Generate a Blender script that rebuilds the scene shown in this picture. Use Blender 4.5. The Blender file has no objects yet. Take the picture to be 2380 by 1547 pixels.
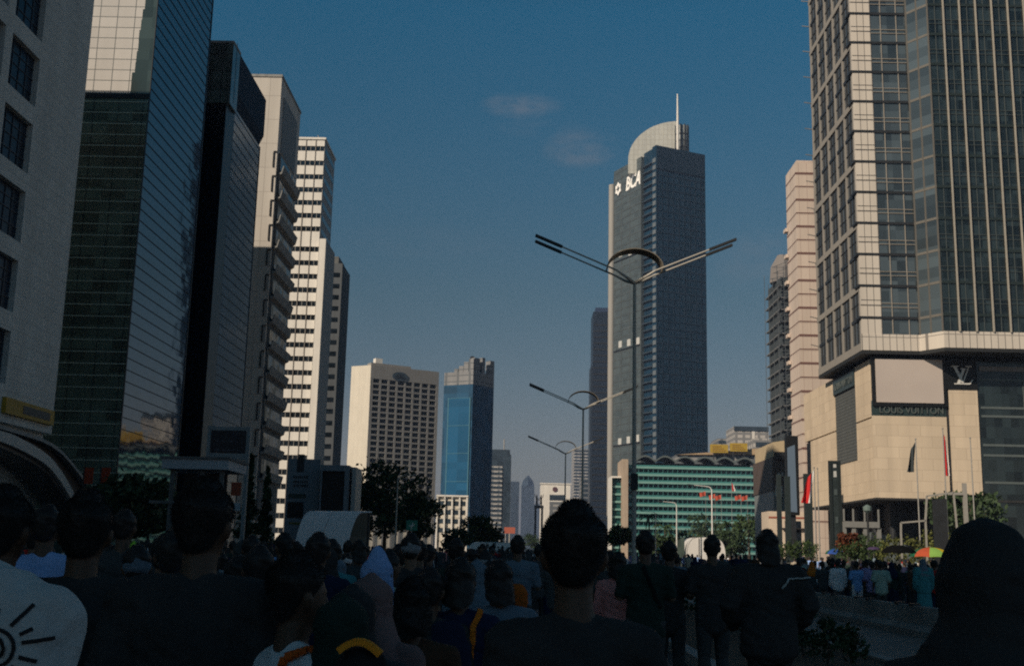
import bpy, bmesh, math, random
from mathutils import Vector, Matrix, noise
from mathutils.bvhtree import BVHTree
rnd = random.Random(7)
scene = bpy.context.scene
COL = scene.collection
R_ = math.radians

# ------------------------------------------------------------------ camera
FQ = 2645.5                      # focal length in the 2380-pixel-wide measuring grid
CAMP = Vector((0, 0, 1.5))
CR = Matrix.Rotation(R_(0.65), 3, 'Z') @ Matrix.Rotation(R_(90 + 10.9), 3, 'X') @ Matrix.Rotation(R_(1.3), 3, 'Z')
cam_data = bpy.data.cameras.new('camera')
cam = bpy.data.objects.new('camera', cam_data)
COL.objects.link(cam)
cam.matrix_world = Matrix.Translation(CAMP) @ CR.to_4x4()
cam_data.sensor_width = 36
cam_data.lens = 36 * FQ / 2380
cam_data.clip_start = 0.1
cam_data.clip_end = 20000
scene.camera = cam

# ------------------------------------------------------------------ sky, sun, exposure
SUN_EL = R_(33.3)
SUN_H = Vector((-0.72, -0.69)).normalized()
SUN_S = Vector((SUN_H.x * math.cos(SUN_EL), SUN_H.y * math.cos(SUN_EL), math.sin(SUN_EL)))
world = bpy.data.worlds.new('World')
scene.world = world
world.use_nodes = True
wn, wl = world.node_tree.nodes, world.node_tree.links
wn.clear()
w_out = wn.new('ShaderNodeOutputWorld')
w_bg = wn.new('ShaderNodeBackground')
w_sky = wn.new('ShaderNodeTexSky')
w_sky.sky_type = 'NISHITA'
w_sky.sun_disc = False
w_sky.sun_elevation = SUN_EL
w_sky.sun_rotation = math.atan2(SUN_S.x, SUN_S.y) % (2 * math.pi)
w_sky.air_density = 1.0
w_sky.dust_density = 0.6
w_sky.ozone_density = 3.0
w_bg.inputs['Strength'].default_value = 0.13
w_tint = wn.new('ShaderNodeMix'); w_tint.data_type = 'RGBA'; w_tint.blend_type = 'MULTIPLY'
w_tint.inputs[0].default_value = 1.0
wl.new(w_sky.outputs[0], w_tint.inputs[6])
# clear-sky colour tinted by height; darkened above the view to cut ambient light
w_tc = wn.new('ShaderNodeTexCoord'); w_sep = wn.new('ShaderNodeSeparateXYZ'); w_rmp = wn.new('ShaderNodeValToRGB')
wl.new(w_tc.outputs['Generated'], w_sep.inputs[0]); wl.new(w_sep.outputs[2], w_rmp.inputs[0])
cr_ = w_rmp.color_ramp
SKY_TINT = [(0.0, (0.42, 0.305, 0.27)), (0.10, (0.375, 0.31, 0.275)), (0.22, (0.275, 0.335, 0.295)), (0.45, (0.105, 0.45, 0.48)), (0.62, (0.055, 0.20, 0.21)), (1.0, (0.03, 0.09, 0.095))]
cr_.elements[0].position = 0; cr_.elements[1].position = 1
for p_, c_ in SKY_TINT[1:-1]: cr_.elements.new(p_)
for e_, (p_, c_) in zip(cr_.elements, SKY_TINT): e_.position = p_; e_.color = (*c_, 1)
wl.new(w_rmp.outputs[0], w_tint.inputs[7])


def sky_clouds(prev):
    """two thin wisps of cloud, fixed by their direction in the sky"""
    tc = wn.new('ShaderNodeTexCoord')
    nz = wn.new('ShaderNodeTexNoise'); nz.inputs['Scale'].default_value = 34; nz.inputs['Detail'].default_value = 9; nz.inputs['Roughness'].default_value = 0.62
    mp = wn.new('ShaderNodeMapping'); mp.inputs['Scale'].default_value = (1, 1, 2.4)
    wl.new(tc.outputs['Generated'], mp.inputs[0]); wl.new(mp.outputs[0], nz.inputs['Vector'])
    total = None
    for d, wdt, hgt, amt in CLOUDS:
        d = d.normalized()
        side = d.cross(Vector((0, 0, 1))).normalized(); up = side.cross(d)
        terms = []
        for ax, ext in ((side, wdt), (up, hgt)):
            dt = wn.new('ShaderNodeVectorMath'); dt.operation = 'DOT_PRODUCT'
            dt.inputs[1].default_value = ax / ext
            wl.new(tc.outputs['Generated'], dt.inputs[0])
            c0 = wn.new('ShaderNodeMath'); c0.operation = 'POWER'; c0.inputs[1].default_value = 2
            ab = wn.new('ShaderNodeMath'); ab.operation = 'ABSOLUTE'
            wl.new(dt.outputs['Value'], ab.inputs[0]); wl.new(ab.outputs[0], c0.inputs[0])
            terms.append(c0)
        s = wn.new('ShaderNodeMath'); s.operation = 'ADD'
        wl.new(terms[0].outputs[0], s.inputs[0]); wl.new(terms[1].outputs[0], s.inputs[1])
        m = wn.new('ShaderNodeMapRange'); m.inputs[1].default_value = 0; m.inputs[2].default_value = 1
        m.inputs[3].default_value = amt; m.inputs[4].default_value = 0; m.interpolation_type = 'SMOOTHSTEP'
        wl.new(s.outputs[0], m.inputs[0])
        fwd = wn.new('ShaderNodeVectorMath'); fwd.operation = 'DOT_PRODUCT'; fwd.inputs[1].default_value = d
        wl.new(tc.outputs['Generated'], fwd.inputs[0])
        fg = wn.new('ShaderNodeMath'); fg.operation = 'GREATER_THAN'; fg.inputs[1].default_value = 0.5
        wl.new(fwd.outputs['Value'], fg.inputs[0])
        mm = wn.new('ShaderNodeMath'); mm.operation = 'MULTIPLY'
        wl.new(m.outputs[0], mm.inputs[0]); wl.new(fg.outputs[0], mm.inputs[1])
        if total is None:
            total = mm
        else:
            a = wn.new('ShaderNodeMath'); a.operation = 'ADD'
            wl.new(total.outputs[0], a.inputs[0]); wl.new(mm.outputs[0], a.inputs[1]); total = a
    nr = wn.new('ShaderNodeMapRange'); nr.inputs[1].default_value = 0.35; nr.inputs[2].default_value = 0.75
    wl.new(nz.outputs[0], nr.inputs[0])
    f = wn.new('ShaderNodeMath'); f.operation = 'MULTIPLY'
    wl.new(total.outputs[0], f.inputs[0]); wl.new(nr.outputs[0], f.inputs[1])
    mix = wn.new('ShaderNodeMix'); mix.data_type = 'RGBA'
    wl.new(f.outputs[0], mix.inputs[0]); wl.new(prev, mix.inputs[6])
    mix.inputs[7].default_value = (2.0, 1.9, 2.0, 1)
    return mix.outputs[2]


def ray(x, y):
    return CR @ Vector(((x - 1190) / FQ, (773.5 - y) / FQ, -1))


CLOUDS = [(ray(1212, 246), 0.040, 0.013, 0.46), (ray(1352, 348), 0.040, 0.021, 0.34), (ray(1260, 300), 0.05, 0.010, 0.10), (ray(1765, 600), 0.05, 0.030, 0.16), (ray(1000, 560), 0.09, 0.018, 0.06)]
wl.new(sky_clouds(w_tint.outputs[2]), w_bg.inputs['Color'])
wl.new(w_bg.outputs[0], w_out.inputs['Surface'])

sun_data = bpy.data.lights.new('sun', 'SUN')
sun_data.energy = 5.0
sun_data.angle = R_(0.5)
sun_data.color = (1.0, 0.85, 0.67)
sun = bpy.data.objects.new('sun', sun_data)
COL.objects.link(sun)
sun.rotation_mode = 'QUATERNION'
sun.rotation_quaternion = (-SUN_S).to_track_quat('-Z', 'Y')

vs = scene.view_settings
vs.view_transform = 'Standard'
vs.look = 'None'
vs.exposure = -0.15
vs.gamma = 1
scene.cycles.max_bounces = 6
scene.cycles.diffuse_bounces = 2
scene.cycles.glossy_bounces = 3
scene.cycles.volume_bounces = 0
scene.cycles.use_denoising = False
scene.cycles.filter_width = 2.0


# ------------------------------------------------------------------ measuring: a pixel of the grid onto a plane of the street
def aty(x, y, Y):
    d = ray(x, y); return CAMP + d * (Y / d.y)


def atx(x, y, X):
    d = ray(x, y); return CAMP + d * (X / d.x)


def zy(x, y, Y):
    return aty(x, y, Y).z


def horizon(x):
    return 1283.5 + (x - 1209) * 0.0227


# ------------------------------------------------------------------ mesh builder
def origin_of(o):
    v = Vector((0, 0, 0))
    while o is not None:
        v += o.location; o = o.parent
    return v


class MB:
    def __init__(s, T=None):
        s.v, s.f, s.T = [], [], T

    def add(s, vs_, fs):
        n = len(s.v)
        for p in vs_:
            p = Vector(p)
            s.v.append(s.T @ p if s.T is not None else p)
        for f in fs:
            s.f.append(tuple(n + i for i in f))
        return s

    def box(s, x0, x1, y0, y1, z0, z1):
        return s.add([(x0, y0, z0), (x1, y0, z0), (x1, y1, z0), (x0, y1, z0), (x0, y0, z1), (x1, y0, z1), (x1, y1, z1), (x0, y1, z1)],
                     [(0, 3, 2, 1), (4, 5, 6, 7), (0, 1, 5, 4), (1, 2, 6, 5), (2, 3, 7, 6), (3, 0, 4, 7)])

    def prism(s, poly, z0, z1):
        n = len(poly)
        vv = [(p[0], p[1], z0) for p in poly] + [(p[0], p[1], z1) for p in poly]
        ff = [tuple(range(n - 1, -1, -1)), tuple(range(n, 2 * n))] + [(i, (i + 1) % n, n + (i + 1) % n, n + i) for i in range(n)]
        return s.add(vv, ff)

    def extrude(s, poly, dvec):
        """poly: list of 3-D points, pushed along dvec"""
        n = len(poly); dvec = Vector(dvec)
        vv = [Vector(p) for p in poly] + [Vector(p) + dvec for p in poly]
        ff = [tuple(range(n - 1, -1, -1)), tuple(range(n, 2 * n))] + [(i, (i + 1) % n, n + (i + 1) % n, n + i) for i in range(n)]
        return s.add(vv, ff)

    def tube(s, p0, p1, r0, r1=None, n=8, caps=True):
        p0, p1 = Vector(p0), Vector(p1)
        r1 = r0 if r1 is None else r1
        d = (p1 - p0)
        if d.length < 1e-6: return s
        d.normalize()
        a = d.orthogonal().normalized(); b = d.cross(a)
        vv = []
        for p, r in ((p0, r0), (p1, r1)):
            for i in range(n):
                t = 2 * math.pi * i / n
                vv.append(p + a * (r * math.cos(t)) + b * (r * math.sin(t)))
        ff = [(i, (i + 1) % n, n + (i + 1) % n, n + i) for i in range(n)]
        if caps: ff += [tuple(range(n - 1, -1, -1)), tuple(range(n, 2 * n))]
        return s.add(vv, ff)

    def path(s, pts, r, n=8):
        for i in range(len(pts) - 1):
            ra = r[i] if isinstance(r, (list, tuple)) else r
            rb = r[i + 1] if isinstance(r, (list, tuple)) else r
            s.tube(pts[i], pts[i + 1], ra, rb, n)
        return s

    def bar(s, p0, p1, w, h, up=(0, 0, 1)):
        p0, p1 = Vector(p0), Vector(p1)
        d = (p1 - p0).normalized(); up = Vector(up)
        a = d.cross(up).normalized(); b = a.cross(d)
        vv = [p + a * (sx * w / 2) + b * (sz * h / 2) for p in (p0, p1) for sx, sz in ((-1, -1), (1, -1), (1, 1), (-1, 1))]
        return s.add(vv, [(0, 1, 2, 3), (7, 6, 5, 4), (0, 4, 5, 1), (1, 5, 6, 2), (2, 6, 7, 3), (3, 7, 4, 0)])

    def lathe(s, c, prof, n=16):
        """prof: (radius, z) pairs"""
        c = Vector(c); vv = []
        for r, z in prof:
            for i in range(n):
                t = 2 * math.pi * i / n
                vv.append(c + Vector((r * math.cos(t), r * math.sin(t), z)))
        ff = []
        for k in range(len(prof) - 1):
            for i in range(n):
                j = (i + 1) % n
                ff.append((k * n + i, k * n + j, (k + 1) * n + j, (k + 1) * n + i))
        ff += [tuple(range(n - 1, -1, -1)), tuple(range((len(prof) - 1) * n, len(prof) * n))]
        return s.add(vv, ff)

    def grid(s, us, zs, u0, u1, z0, z1, wv, wh, d0, d1):
        """mullions on a facade: verticals at us, horizontals at zs (butted between them, 2 mm back)"""
        for u in us:
            s.box(u - wv / 2, u + wv / 2, d0, d1, z0, z1)
        for z in zs:
            s.box(u0, u1, d0, d1 - 0.004, z - wh / 2, z + wh / 2)
        return s

    def build(s, name, m, parent=None, smooth=False):
        o0 = origin_of(parent)
        me = bpy.data.meshes.new(name)
        me.from_pydata([v - o0 for v in s.v], [], s.f)
        me.update()
        bm = bmesh.new(); bm.from_mesh(me); bmesh.ops.recalc_face_normals(bm, faces=bm.faces); bm.to_mesh(me); bm.free()
        if smooth:
            me.polygons.foreach_set('use_smooth', [True] * len(me.polygons))
        me.materials.append(m)
        o = bpy.data.objects.new(name, me)
        COL.objects.link(o)
        if parent is not None: o.parent = parent
        return o


def fac(o, u, n):
    """a facade's own axes: x along it, y out of it, z up"""
    u, n = Vector(u).normalized(), Vector(n).normalized()
    M = Matrix.Identity(4)
    for i, ax in enumerate((u, n, Vector((0, 0, 1)))):
        for k in range(3): M[k][i] = ax[k]
    M.translation = Vector(o)
    return M


def tag(o, label=None, cat=None, group=None, kind=None):
    if label: o['label'] = label
    if cat: o['category'] = cat
    if group: o['group'] = group
    if kind: o['kind'] = kind
    return o


def empty(name, loc, label, cat, group=None):
    o = bpy.data.objects.new(name, None)
    COL.objects.link(o); o.location = loc
    o.empty_display_size = 0.2
    return tag(o, label, cat, group)


# ------------------------------------------------------------------ materials
MATS = {}


def mat(name, c, rough=0.7, var=0.12, scale=3.0, bump=0.0, spec=0.4, metal=0.0, ior=1.45, stain=0.0, coat=0.0):
    if name in MATS: return MATS[name]
    m = bpy.data.materials.new(name); m.use_nodes = True
    n, l = m.node_tree.nodes, m.node_tree.links
    p = n['Principled BSDF']
    p.inputs['Roughness'].default_value = rough
    p.inputs['Metallic'].default_value = metal
    p.inputs['IOR'].default_value = ior
    p.inputs['Specular IOR Level'].default_value = spec
    tc = n.new('ShaderNodeTexCoord')
    nz = n.new('ShaderNodeTexNoise'); nz.inputs['Scale'].default_value = scale; nz.inputs['Detail'].default_value = 5
    l.new(tc.outputs['Object'], nz.inputs['Vector'])
    mr = n.new('ShaderNodeMapRange'); mr.inputs[1].default_value = 0.25; mr.inputs[2].default_value = 0.75
    mr.inputs[3].default_value = 1 - var; mr.inputs[4].default_value = 1 + var
    l.new(nz.outputs[0], mr.inputs[0])
    fac_out = mr.outputs[0]
    if stain:
        mp = n.new('ShaderNodeMapping'); mp.inputs['Scale'].default_value = (0.9, 0.9, 0.05)
        n2 = n.new('ShaderNodeTexNoise'); n2.inputs['Scale'].default_value = 0.8; n2.inputs['Detail'].default_value = 6
        l.new(tc.outputs['Object'], mp.inputs[0]); l.new(mp.outputs[0], n2.inputs['Vector'])
        m2 = n.new('ShaderNodeMapRange'); m2.inputs[1].default_value = 0.4; m2.inputs[2].default_value = 0.7
        m2.inputs[3].default_value = 1; m2.inputs[4].default_value = 1 - stain
        l.new(n2.outputs[0], m2.inputs[0])
        mu = n.new('ShaderNodeMath'); mu.operation = 'MULTIPLY'
        l.new(fac_out, mu.inputs[0]); l.new(m2.outputs[0], mu.inputs[1]); fac_out = mu.outputs[0]
    vm = n.new('ShaderNodeVectorMath'); vm.operation = 'SCALE'
    vm.inputs[0].default_value = c[:3]
    l.new(fac_out, vm.inputs['Scale'])
    l.new(vm.outputs[0], p.inputs['Base Color'])
    if bump:
        b = n.new('ShaderNodeBump'); b.inputs['Strength'].default_value = bump; b.inputs['Distance'].default_value = 0.05
        n3 = n.new('ShaderNodeTexNoise'); n3.inputs['Scale'].default_value = scale * 6; n3.inputs['Detail'].default_value = 4
        l.new(tc.outputs['Object'], n3.inputs['Vector'])
        l.new(n3.outputs[0], b.inputs['Height']); l.new(b.outputs[0], p.inputs['Normal'])
    MATS[name] = m
    return m


def panel_mat(name, c, joint, w, h, mortar=0.03, rough=0.6, var=0.08, offset=0.0, stain=0.12, spec=0.35):
    """cladding panels with thin joints, each panel a shade of its own"""
    if name in MATS: return MATS[name]
    m = bpy.data.materials.new(name); m.use_nodes = True
    n, l = m.node_tree.nodes, m.node_tree.links
    p = n['Principled BSDF']
    p.inputs['Roughness'].default_value = rough
    p.inputs['Specular IOR Level'].default_value = spec
    tc = n.new('ShaderNodeTexCoord'); sp = n.new('ShaderNodeSeparateXYZ'); cb = n.new('ShaderNodeCombineXYZ')
    ad = n.new('ShaderNodeMath'); ad.operation = 'ADD'
    l.new(tc.outputs['Object'], sp.inputs[0])
    l.new(sp.outputs[0], ad.inputs[0]); l.new(sp.outputs[1], ad.inputs[1])
    l.new(ad.outputs[0], cb.inputs[0]); l.new(sp.outputs[2], cb.inputs[1])
    bk = n.new('ShaderNodeTexBrick'); bk.offset = offset
    bk.inputs['Scale'].default_value = 1.0
    bk.inputs['Mortar Size'].default_value = mortar
    bk.inputs['Mortar Smooth'].default_value = 0.1
    bk.inputs['Brick Width'].default_value = w; bk.inputs['Row Height'].default_value = h
    bk.inputs['Color1'].default_value = (*[x * (1 - var) for x in c[:3]], 1)
    bk.inputs['Color2'].default_value = (*[x * (1 + var) for x in c[:3]], 1)
    bk.inputs['Mortar'].default_value = (*joint[:3], 1)
    l.new(cb.outputs[0], bk.inputs['Vector'])
    mp = n.new('ShaderNodeMapping'); mp.inputs['Scale'].default_value = (0.7, 0.7, 0.06)
    nz = n.new('ShaderNodeTexNoise'); nz.inputs['Scale'].default_value = 0.7; nz.inputs['Detail'].default_value = 7
    l.new(tc.outputs['Object'], mp.inputs[0]); l.new(mp.outputs[0], nz.inputs['Vector'])
    mr = n.new('ShaderNodeMapRange'); mr.inputs[1].default_value = 0.3; mr.inputs[2].default_value = 0.75
    mr.inputs[3].default_value = 1.06; mr.inputs[4].default_value = 1 - stain
    l.new(nz.outputs[0], mr.inputs[0])
    vm = n.new('ShaderNodeVectorMath'); vm.operation = 'SCALE'
    l.new(bk.outputs[0], vm.inputs[0]); l.new(mr.outputs[0], vm.inputs['Scale'])
    l.new(vm.outputs[0], p.inputs['Base Color'])
    MATS[name] = m
    return m


def glass_mat(name, c, rough=0.06, ior=1.7, wave=0.02, pw=1.5, ph=1.5, var=0.5):
    """facade glass: dark body, mirror-like skin, each pane bowed and toned a little differently"""
    if name in MATS: return MATS[name]
    m = bpy.data.materials.new(name); m.use_nodes = True
    n, l = m.node_tree.nodes, m.node_tree.links
    p = n['Principled BSDF']
    p.inputs['Roughness'].default_value = rough
    p.inputs['IOR'].default_value = ior
    p.inputs['Specular IOR Level'].default_value = 0.5
    tc = n.new('ShaderNodeTexCoord'); sp = n.new('ShaderNodeSeparateXYZ'); cb = n.new('ShaderNodeCombineXYZ')
    ad = n.new('ShaderNodeMath'); ad.operation = 'ADD'
    l.new(tc.outputs['Object'], sp.inputs[0])
    l.new(sp.outputs[0], ad.inputs[0]); l.new(sp.outputs[1], ad.inputs[1])
    dv = []
    for src, size in ((ad.outputs[0], pw), (sp.outputs[2], ph)):
        d = n.new('ShaderNodeMath'); d.operation = 'DIVIDE'; d.inputs[1].default_value = size
        f = n.new('ShaderNodeMath'); f.operation = 'FLOOR'
        l.new(src, d.inputs[0]); l.new(d.outputs[0], f.inputs[0]); dv.append(f)
    l.new(dv[0].outputs[0], cb.inputs[0]); l.new(dv[1].outputs[0], cb.inputs[1])
    wn_ = n.new('ShaderNodeTexWhiteNoise'); wn_.noise_dimensions = '3D'
    l.new(cb.outputs[0], wn_.inputs['Vector'])
    mr = n.new('ShaderNodeMapRange'); mr.inputs[3].default_value = 1 - var; mr.inputs[4].default_value = 1 + var
    l.new(wn_.outputs['Value'], mr.inputs[0])
    vm = n.new('ShaderNodeVectorMath'); vm.operation = 'SCALE'; vm.inputs[0].default_value = c[:3]
    l.new(mr.outputs[0], vm.inputs['Scale']); l.new(vm.outputs[0], p.inputs['Base Color'])
    # tilt of each pane plus a slow waviness
    sb = n.new('ShaderNodeVectorMath'); sb.operation = 'SUBTRACT'; sb.inputs[1].default_value = (0.5, 0.5, 0.5)
    l.new(wn_.outputs['Color'], sb.inputs[0])
    nz = n.new('ShaderNodeTexNoise'); nz.inputs['Scale'].default_value = 0.35; nz.inputs['Detail'].default_value = 2
    l.new(tc.outputs['Object'], nz.inputs['Vector'])
    s2 = n.new('ShaderNodeVectorMath'); s2.operation = 'SUBTRACT'; s2.inputs[1].default_value = (0.5, 0.5, 0.5)
    l.new(nz.outputs['Color'], s2.inputs[0])
    sc2 = n.new('ShaderNodeVectorMath'); sc2.operation = 'SCALE'; sc2.inputs['Scale'].default_value = wave * 3
    l.new(s2.outputs[0], sc2.inputs[0])
    sc = n.new('ShaderNodeVectorMath'); sc.operation = 'SCALE'; sc.inputs['Scale'].default_value = wave
    l.new(sb.outputs[0], sc.inputs[0])
    ge = n.new('ShaderNodeNewGeometry')
    a1 = n.new('ShaderNodeVectorMath'); a1.operation = 'ADD'; a2 = n.new('ShaderNodeVectorMath'); a2.operation = 'ADD'
    l.new(ge.outputs['Normal'], a1.inputs[0]); l.new(sc.outputs[0], a1.inputs[1])
    l.new(a1.outputs[0], a2.inputs[0]); l.new(sc2.outputs[0], a2.inputs[1])
    nm = n.new('ShaderNodeVectorMath'); nm.operation = 'NORMALIZE'
    l.new(a2.outputs[0], nm.inputs[0]); l.new(nm.outputs[0], p.inputs['Normal'])
    MATS[name] = m
    return m


def emit_mat(name, c, s):
    if name in MATS: return MATS[name]
    m = bpy.data.materials.new(name); m.use_nodes = True
    p = m.node_tree.nodes['Principled BSDF']
    p.inputs['Base Color'].default_value = (*c[:3], 1)
    p.inputs['Emission Color'].default_value = (*c[:3], 1)
    p.inputs['Emission Strength'].default_value = s
    MATS[name] = m
    return m


def text_part(name, body, m, T, height, depth, parent, shear=0.0, width=None, bold=0.0):
    """lettering as a solid mesh; T maps letter axes (x along, y up, z out) to the world"""
    cu = bpy.data.curves.new('lettering', 'FONT'); cu.body = body
    cu.extrude = depth; cu.shear = shear; cu.offset = bold; cu.align_x = 'CENTER'; cu.align_y = 'CENTER'
    to = bpy.data.objects.new('lettering', cu); COL.objects.link(to)
    bpy.context.view_layer.update()
    dg = bpy.context.evaluated_depsgraph_get()
    me = bpy.data.meshes.new_from_object(to.evaluated_get(dg))
    bpy.data.objects.remove(to); bpy.data.curves.remove(cu)
    xs = [v.co.x for v in me.vertices]; ys = [v.co.y for v in me.vertices]
    w, h = max(xs) - min(xs), max(ys) - min(ys); cx, cy = (max(xs) + min(xs)) / 2, (max(ys) + min(ys)) / 2
    sy = height / h; sx = (width / w) if width else sy
    o0 = origin_of(parent)
    for v in me.vertices:
        v.co = T @ Vector(((v.co.x - cx) * sx, (v.co.y - cy) * sy, v.co.z)) - o0
    me.name = name; me.materials.clear(); me.materials.append(m)
    o = bpy.data.objects.new(name, me); COL.objects.link(o); o.parent = parent
    return o
# ================================================================== SETTING: ground, roads
M_ASPH = mat('asphalt', (0.06, 0.06, 0.062), 0.85, 0.3, 0.6, 0.3)
M_PAVE = panel_mat('paving', (0.17, 0.165, 0.155), (0.09, 0.09, 0.085), 0.6, 0.6, 0.02)
M_GROUND = mat('ground_concrete', (0.14, 0.135, 0.13), 0.9, 0.25, 0.02)
M_SOIL = mat('soil', (0.085, 0.06, 0.04), 0.95, 0.4, 2.0, 0.6)
M_CONC = mat('concrete', (0.30, 0.30, 0.29), 0.85, 0.18, 1.2, 0.15, stain=0.3)
M_CONC_D = mat('dark_concrete', (0.15, 0.155, 0.155), 0.85, 0.2, 1.2, 0.15, stain=0.3)
M_WHITE = mat('white_paint', (0.72, 0.70, 0.67), 0.5, 0.06, 1.0, stain=0.12)
M_DARK = mat('dark_metal', (0.025, 0.027, 0.03), 0.45, 0.15, 2.0)
M_BLACK = mat('black_panel', (0.008, 0.009, 0.010), 0.5, 0.1, 2.0)
M_STEEL = mat('galvanised_steel', (0.33, 0.32, 0.30), 0.5, 0.12, 3.0, metal=0.3)
M_LEAF = None


def struct(name, mb, m):
    o = mb.build(name, m); o['kind'] = 'structure'; return o


struct('ground', MB().add([(-4500, -1500, 0), (4500, -1500, 0), (4500, 6500, 0), (-4500, 6500, 0)], [(0, 1, 2, 3)]), M_GROUND)
struct('road', MB().add([(-20, -60, .004), (2.4, -60, .004), (2.4, 640, .004), (-20, 640, .004)], [(0, 1, 2, 3)])
       .add([(8.6, -60, .004), (31, -60, .004), (31, 640, .004), (8.6, 640, .004)], [(0, 1, 2, 3)]), M_ASPH)
struct('bus_lane', MB().add([(5.25, -60, .004), (8.0, -60, .004), (8.0, 560, .004), (5.25, 560, .004)], [(0, 1, 2, 3)]),
       mat('bus_lane_surface', (0.17, 0.175, 0.17), 0.85, 0.2, 0.8, 0.2))
lm = MB()
for x in (-13, -6.5, 16.5, 23.5):
    for k in range(40):
        y = -20 + k * 9
        lm.add([(x - .07, y, .008), (x + .07, y, .008), (x + .07, y + 4, .008), (x - .07, y + 4, .008)], [(0, 1, 2, 3)])
struct('lane_markings', lm, M_WHITE)
struct('left_pavement', MB().box(-45, -20, -60, 640, -0.2, 0.13), M_PAVE)
struct('right_pavement', MB().box(31, 56, -60, 640, -0.2, 0.13), M_PAVE)
kb = MB().box(2.4, 2.6, -60, 520, -.2, .17).box(5.05, 5.25, -60, 520, -.2, .17)
struct('median_kerb', kb, M_CONC)
struct('median_soil', MB().box(2.6, 5.05, -60, 520, -.2, .13), M_SOIL)

# ================================================================== LEFT SIDE OF THE STREET
M_CLAD = panel_mat('grey_stone_cladding', (0.53, 0.56, 0.535), (0.36, 0.38, 0.365), 1.5, 1.1, 0.03, 0.6, 0.05, 0.5, 0.15)
G_DARK = glass_mat('dark_window_glass', (0.012, 0.018, 0.026), 0.08, 1.5, 0.02, 1.5, 1.6, 0.4)
G_B1 = glass_mat('navy_window_glass', (0.012, 0.024, 0.044), 0.3, 1.3, 0.02, 1.5, 1.6, 0.3)
G_BLUE = glass_mat('blue_reflective_glass', (0.012, 0.030, 0.065), 0.04, 2.1, 0.0055, 1.6, 1.35, 0.3)
G_BLUE2 = glass_mat('sky_reflection_blue_glass', (0.042, 0.092, 0.150), 0.15, 1.5, 0.003, 1.6, 1.5, 0.2)  # sky reflection put into the blue base colour
G_GREEN = glass_mat('green_tinted_glass', (0.055, 0.088, 0.074), 0.12, 1.5, 0.02, 2.9, 1.36, 0.45)
M_MULL_D = mat('dark_mullion', (0.012, 0.015, 0.02), 0.5, 0.1, 2.0)
M_MULL_L = mat('pale_green_mullion', (0.30, 0.37, 0.33), 0.5, 0.1, 2.0)

# ---- stone-clad building in front at the left
b = empty('stone_office_building', (-62, 20, 0), 'grey stone clad building with deep square windows at the left edge of the street', 'building')
XB1, YB1, HB1 = -45.0, 108.3, 57.0    # street block; unseen taller rear block and rearward length added for their shade
W0, WH, PITCH = 27.55, 4.65, 6.35
floors = [f for f in (W0 + PITCH * k for k in range(-2, 7)) if f + WH < HB1 - .5]
cols = [(91.95 - 7 * k, 97.6 - 7 * k) for k in range(8)]
wall = MB().box(-62, XB1 - 0.8, -70, YB1 - .6, 0, HB1 - .5).box(-82, -62.004, -70, YB1 - .65, 0, 72)  # second box: unseen rear block, added for its shade
wall.box(XB1 - .8, XB1, 97.6, YB1, 11.6, HB1)                    # blank end pier
wall.box(-62, XB1 - .804, YB1 - .6, YB1, 0, HB1 - .004)
for k, (c0, c1) in enumerate(cols):
    left = cols[k + 1][1] if k + 1 < len(cols) else -70
    wall.box(XB1 - .8, XB1, left, c0, 11.6, HB1)
    zs = 11.6
    for f in floors:
        wall.box(XB1 - .8, XB1 - .004, c0, c1, zs, f); zs = f + WH
    wall.box(XB1 - .8, XB1 - .004, c0, c1, zs, HB1)
wall.build('wall', M_CLAD, b)
for k, (c0, c1) in enumerate(cols[:5]):
    for f in floors:
        w = MB().box(XB1 - .79, XB1 - .55, c0, c1, f, f + WH).build('window', G_B1, b)
        g = MB()
        for i in range(1, 4):
            y = c0 + (c1 - c0) * i / 4
            g.box(XB1 - .55, XB1 - .47, y - .04, y + .04, f, f + WH)
        for z in (f + 1.3, f + 2.6, f + 3.6):
            g.box(XB1 - .55, XB1 - .475, c0, c1, z - .04, z + .04)
        g.build('frame', mat('window_bar_grey', (0.05, 0.06, 0.075), .5), w)
# shop base: glazed hall under a curved canopy, pale stone
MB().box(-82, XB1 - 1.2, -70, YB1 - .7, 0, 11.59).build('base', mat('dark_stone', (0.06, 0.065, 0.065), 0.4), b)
# curved canopy: a quarter bend seen from below, running along the front and coming down at the far end
def interp(tab, y):
    for (ya, za), (yb, zb) in zip(tab, tab[1:]):
        if y <= yb: return za + (zb - za) * max(0.0, (y - ya) / (yb - ya))
    return tab[-1][1]


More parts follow.
